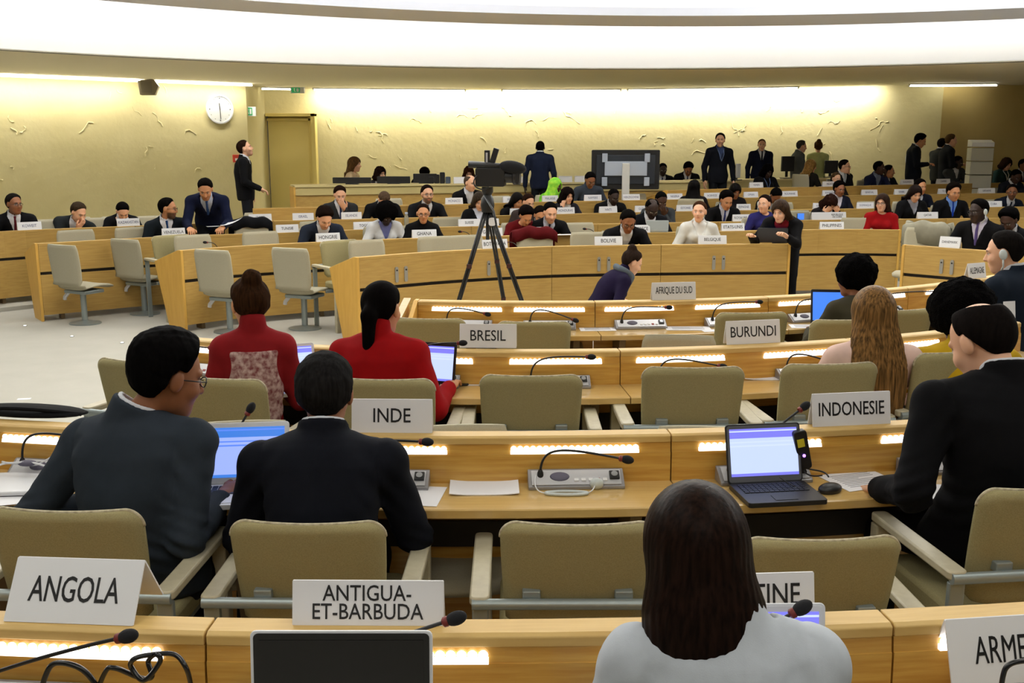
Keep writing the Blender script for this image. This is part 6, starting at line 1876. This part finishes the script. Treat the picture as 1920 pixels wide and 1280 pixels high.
p, tg = wall_at(LEFTW, 411, 205)
n_ = Vector((tg.y, -tg.x, 0)); R_ = 26 * p.y / F_PX
t = thing('wall_clock', 'round white clock on the left wall', 'clock', p + n_ * .02, math.atan2(tg.y, tg.x))
Mx = Matrix.Rotation(PI / 2, 4, 'X')
MB().lathe([(R_, -.02), (R_, .03), (R_ * .9, .035), (R_ * .9, .015)], 40, Mx).build('rim', WHITEP, t, True)
MB().lathe([(R_ * .9, .0), (R_ * .9, .016)], 40, Mx).build('dial', mat('dial_grey', S(206, 208, 206), .5), t)
for i in range(12):
    a = i * PI / 6; m = MB(); m.box((R_ * .76 * math.sin(a), -.018, R_ * .76 * math.cos(a)), (.012, .004, .012) if i % 3 else (.02, .004, .02)); m.build('hour_mark', INK, t)
for a, l_, w2 in ((math.radians(355), .45, .016), (math.radians(178), .7, .012)):
    m = MB(); m.box((0, -.022, R_ * l_ * .45), (w2, .004, R_ * l_), Matrix.Rotation(a, 4, 'Y')); m.build('clock_hand', INK, t)
# wall loudspeaker
p, tg = wall_at(LEFTW, 266, 165)
t = thing('wall_loudspeaker', 'grey-brown loudspeaker hanging below the soffit left of the clock', 'loudspeaker', p + Vector((tg.y, -tg.x, 0)) * .35, math.atan2(tg.y, tg.x) - .5)
m = MB(); m.prism([(-.16, -.15), (-.19, .12), (.1, .16), (.2, .02), (.12, -.15)], -.13, .13, (0, 2, 1)); m.build('cabinet', mat('speaker_taupe', S(122, 112, 90), .6), t, bevel=.01)
m = MB(); m.box((0, 0, .22), (.05, .05, .14)); m.build('hanger', STEEL, t)
m = MB(); m.box((-.03, -.134, 0), (.2, .008, .22)); m.build('grille', mat('grille_taupe', S(108, 100, 82), .7), t)
# exit signs, alarm, small wall fittings
p, tg = wall_at(BACKW, 472, 209)
GREEN = mat('exit_green', S(40, 140, 80), .5, emit=S(40, 150, 90), estr=.35)


def exit_sign(p, label, w_=.24, h_=.2):
    t = thing('exit_sign', label, 'exit sign', p)
    m = MB(); m.box((0, 0, 0), (w_, .05, h_)); m.build('case', WHITEP, t, bevel=.006)
    m = MB(); m.box((-w_ * .12, -.028, .0), (w_ * .6, .006, h_ * .8)); m.build('green_panel', GREEN, t)
    m = MB(); m.box((w_ * .02, -.034, 0), (w_ * .16, .004, h_ * .55)); m.build('door_symbol', WHITE, t)
    m = MB(); m.ball((-w_ * .2, -.034, h_ * .2), (.016, .004, .016), 8, 6); m.tube([(-w_ * .2, -.034, h_ * .1), (-w_ * .22, -.034, -h_ * .05), (-w_ * .14, -.034, -h_ * .25)], .01, 5); m.build('runner_symbol', WHITE, t)
    return t


exit_sign(W(470, 209, 22.55), 'green exit sign above the yellow doorway')
pp_ = W(558, 169, 22.6)
exit_sign(pp_, 'small exit sign hanging under the soffit right of the doorway', .3, .13)
p, tg = wall_at(LEFTW, 441, 297)
t = thing('fire_alarm', 'red fire alarm box behind the standing man at the doorway', 'fire alarm', p + Vector((tg.y, -tg.x, 0)) * .03, math.atan2(tg.y, tg.x))
m = MB(); m.box((0, 0, 0), (.14, .06, .16)); m.build('case', mat('alarm_red', S(190, 60, 40), .4), t, bevel=.008)
m = MB(); m.box((.0, -.033, -.02), (.06, .004, .05)); m.build('glass', WHITE, t)

# ================================================================== CLOTHES ON CHAIRS, FLOOR STUDS, BAGS
def draped(loc, rz, label, colr, w_=.56, drop=.34, top=.9, name='jacket', cat='jacket', sides=True):
    t = thing(name, label, cat, loc, rz); m = MB(); n = 14; vs = []; fs = []
    prof = [(-.33, top - drop), (-.325, top - drop * .5), (-.32, top - .06), (-.30, top - .005), (-.26, top + .022), (-.22, top + .0), (-.20, top - .05), (-.195, top - drop * .5)]
    r = random.Random(len(label))
    for i in range(n + 1):
        u = -1 + 2 * i / n
        for k, (y, z) in enumerate(prof):
            e = abs(u) ** 3
            vs.append((u * w_ / 2 * (1 - .05 * (k == 4)), y + .012 * math.sin(u * 9 + k), z - .05 * e + .012 * math.sin(u * 7)))
    k_ = len(prof)
    for i in range(n):
        for k in range(k_ - 1): a = i * k_ + k; fs.append((a, a + 1, a + k_ + 1, a + k_))
    m.add(vs, fs); o = m.build('cloth', cloth(colr), t, 'all'); o.modifiers.new('solid', 'SOLIDIFY').thickness = .022
    m = MB()
    for s in (-1, 1): m.tube([(s * w_ * .42, -.31, top), (s * w_ * .5, -.34, top - .15), (s * w_ * .47, -.33, top - .36)], [.045, .05, .04], 8)
    if sides: m.build('sleeve', cloth(colr), t, 'all')
    return t


def on_chair(rk, px, label, colr, v=.72, **kw):
    r_ = RW[rk]; q = r_.q_px(px, r_.floor + .85, v); p = r_.at(q, v, r_.floor); draped(p, r_.ang(q) + PI, label, colr, **kw)


on_chair('X', 1722, 'grey jacket draped over the chair right of the woman in a red sweater', (150, 146, 128), top=1.05, drop=.5, v=.75)
on_chair('A', 1012, 'dark red coat folded over the empty chair below the VICE-PRESIDENT sign', (84, 14, 18), top=.99, drop=.24, sides=False)
on_chair('C', 475, 'black coat over the empty chair left of the TUNISIE sign', (18, 19, 24), top=1.0, drop=.24, sides=False)
p = G(30, 788, HN)
t = thing('shoulder_bag', 'flat black bag lying across the ledge at the left edge', 'bag', p + Vector((0, .06, .0)), ROW2.ang(ROW2.q_px(30)))
m = MB(); m.ball((0, .03, .016), (.26, .09, .018), 20, 8); m.build('body', cloth((16, 16, 18)), t, 'all'); m = MB(); m.tube(bez((-.2, .0, .02), (-.05, -.06, .05), (.08, -.05, .05), (.24, .02, .015)), .008, 6); m.build('strap', cloth((24, 24, 26)), t, 'all')
for px, py, lb in ((47, 611, 'white floor light at the foot of the left desk end'), (135, 631, 'white floor light in the aisle, middle of three'), (229, 643, 'white floor light nearest the grey-suited man')):
    t = thing('floor_light', lb, 'floor light', G(px, py, 0), 0, 'floor lights along the aisle')
    MB().lathe([(.022, 0), (.022, .004), (.016, .006)], 14).build('ring', STEEL, t, True)
    MB().lathe([(.015, .0055), (.012, .0085)], 14).build('lens', LED, t)
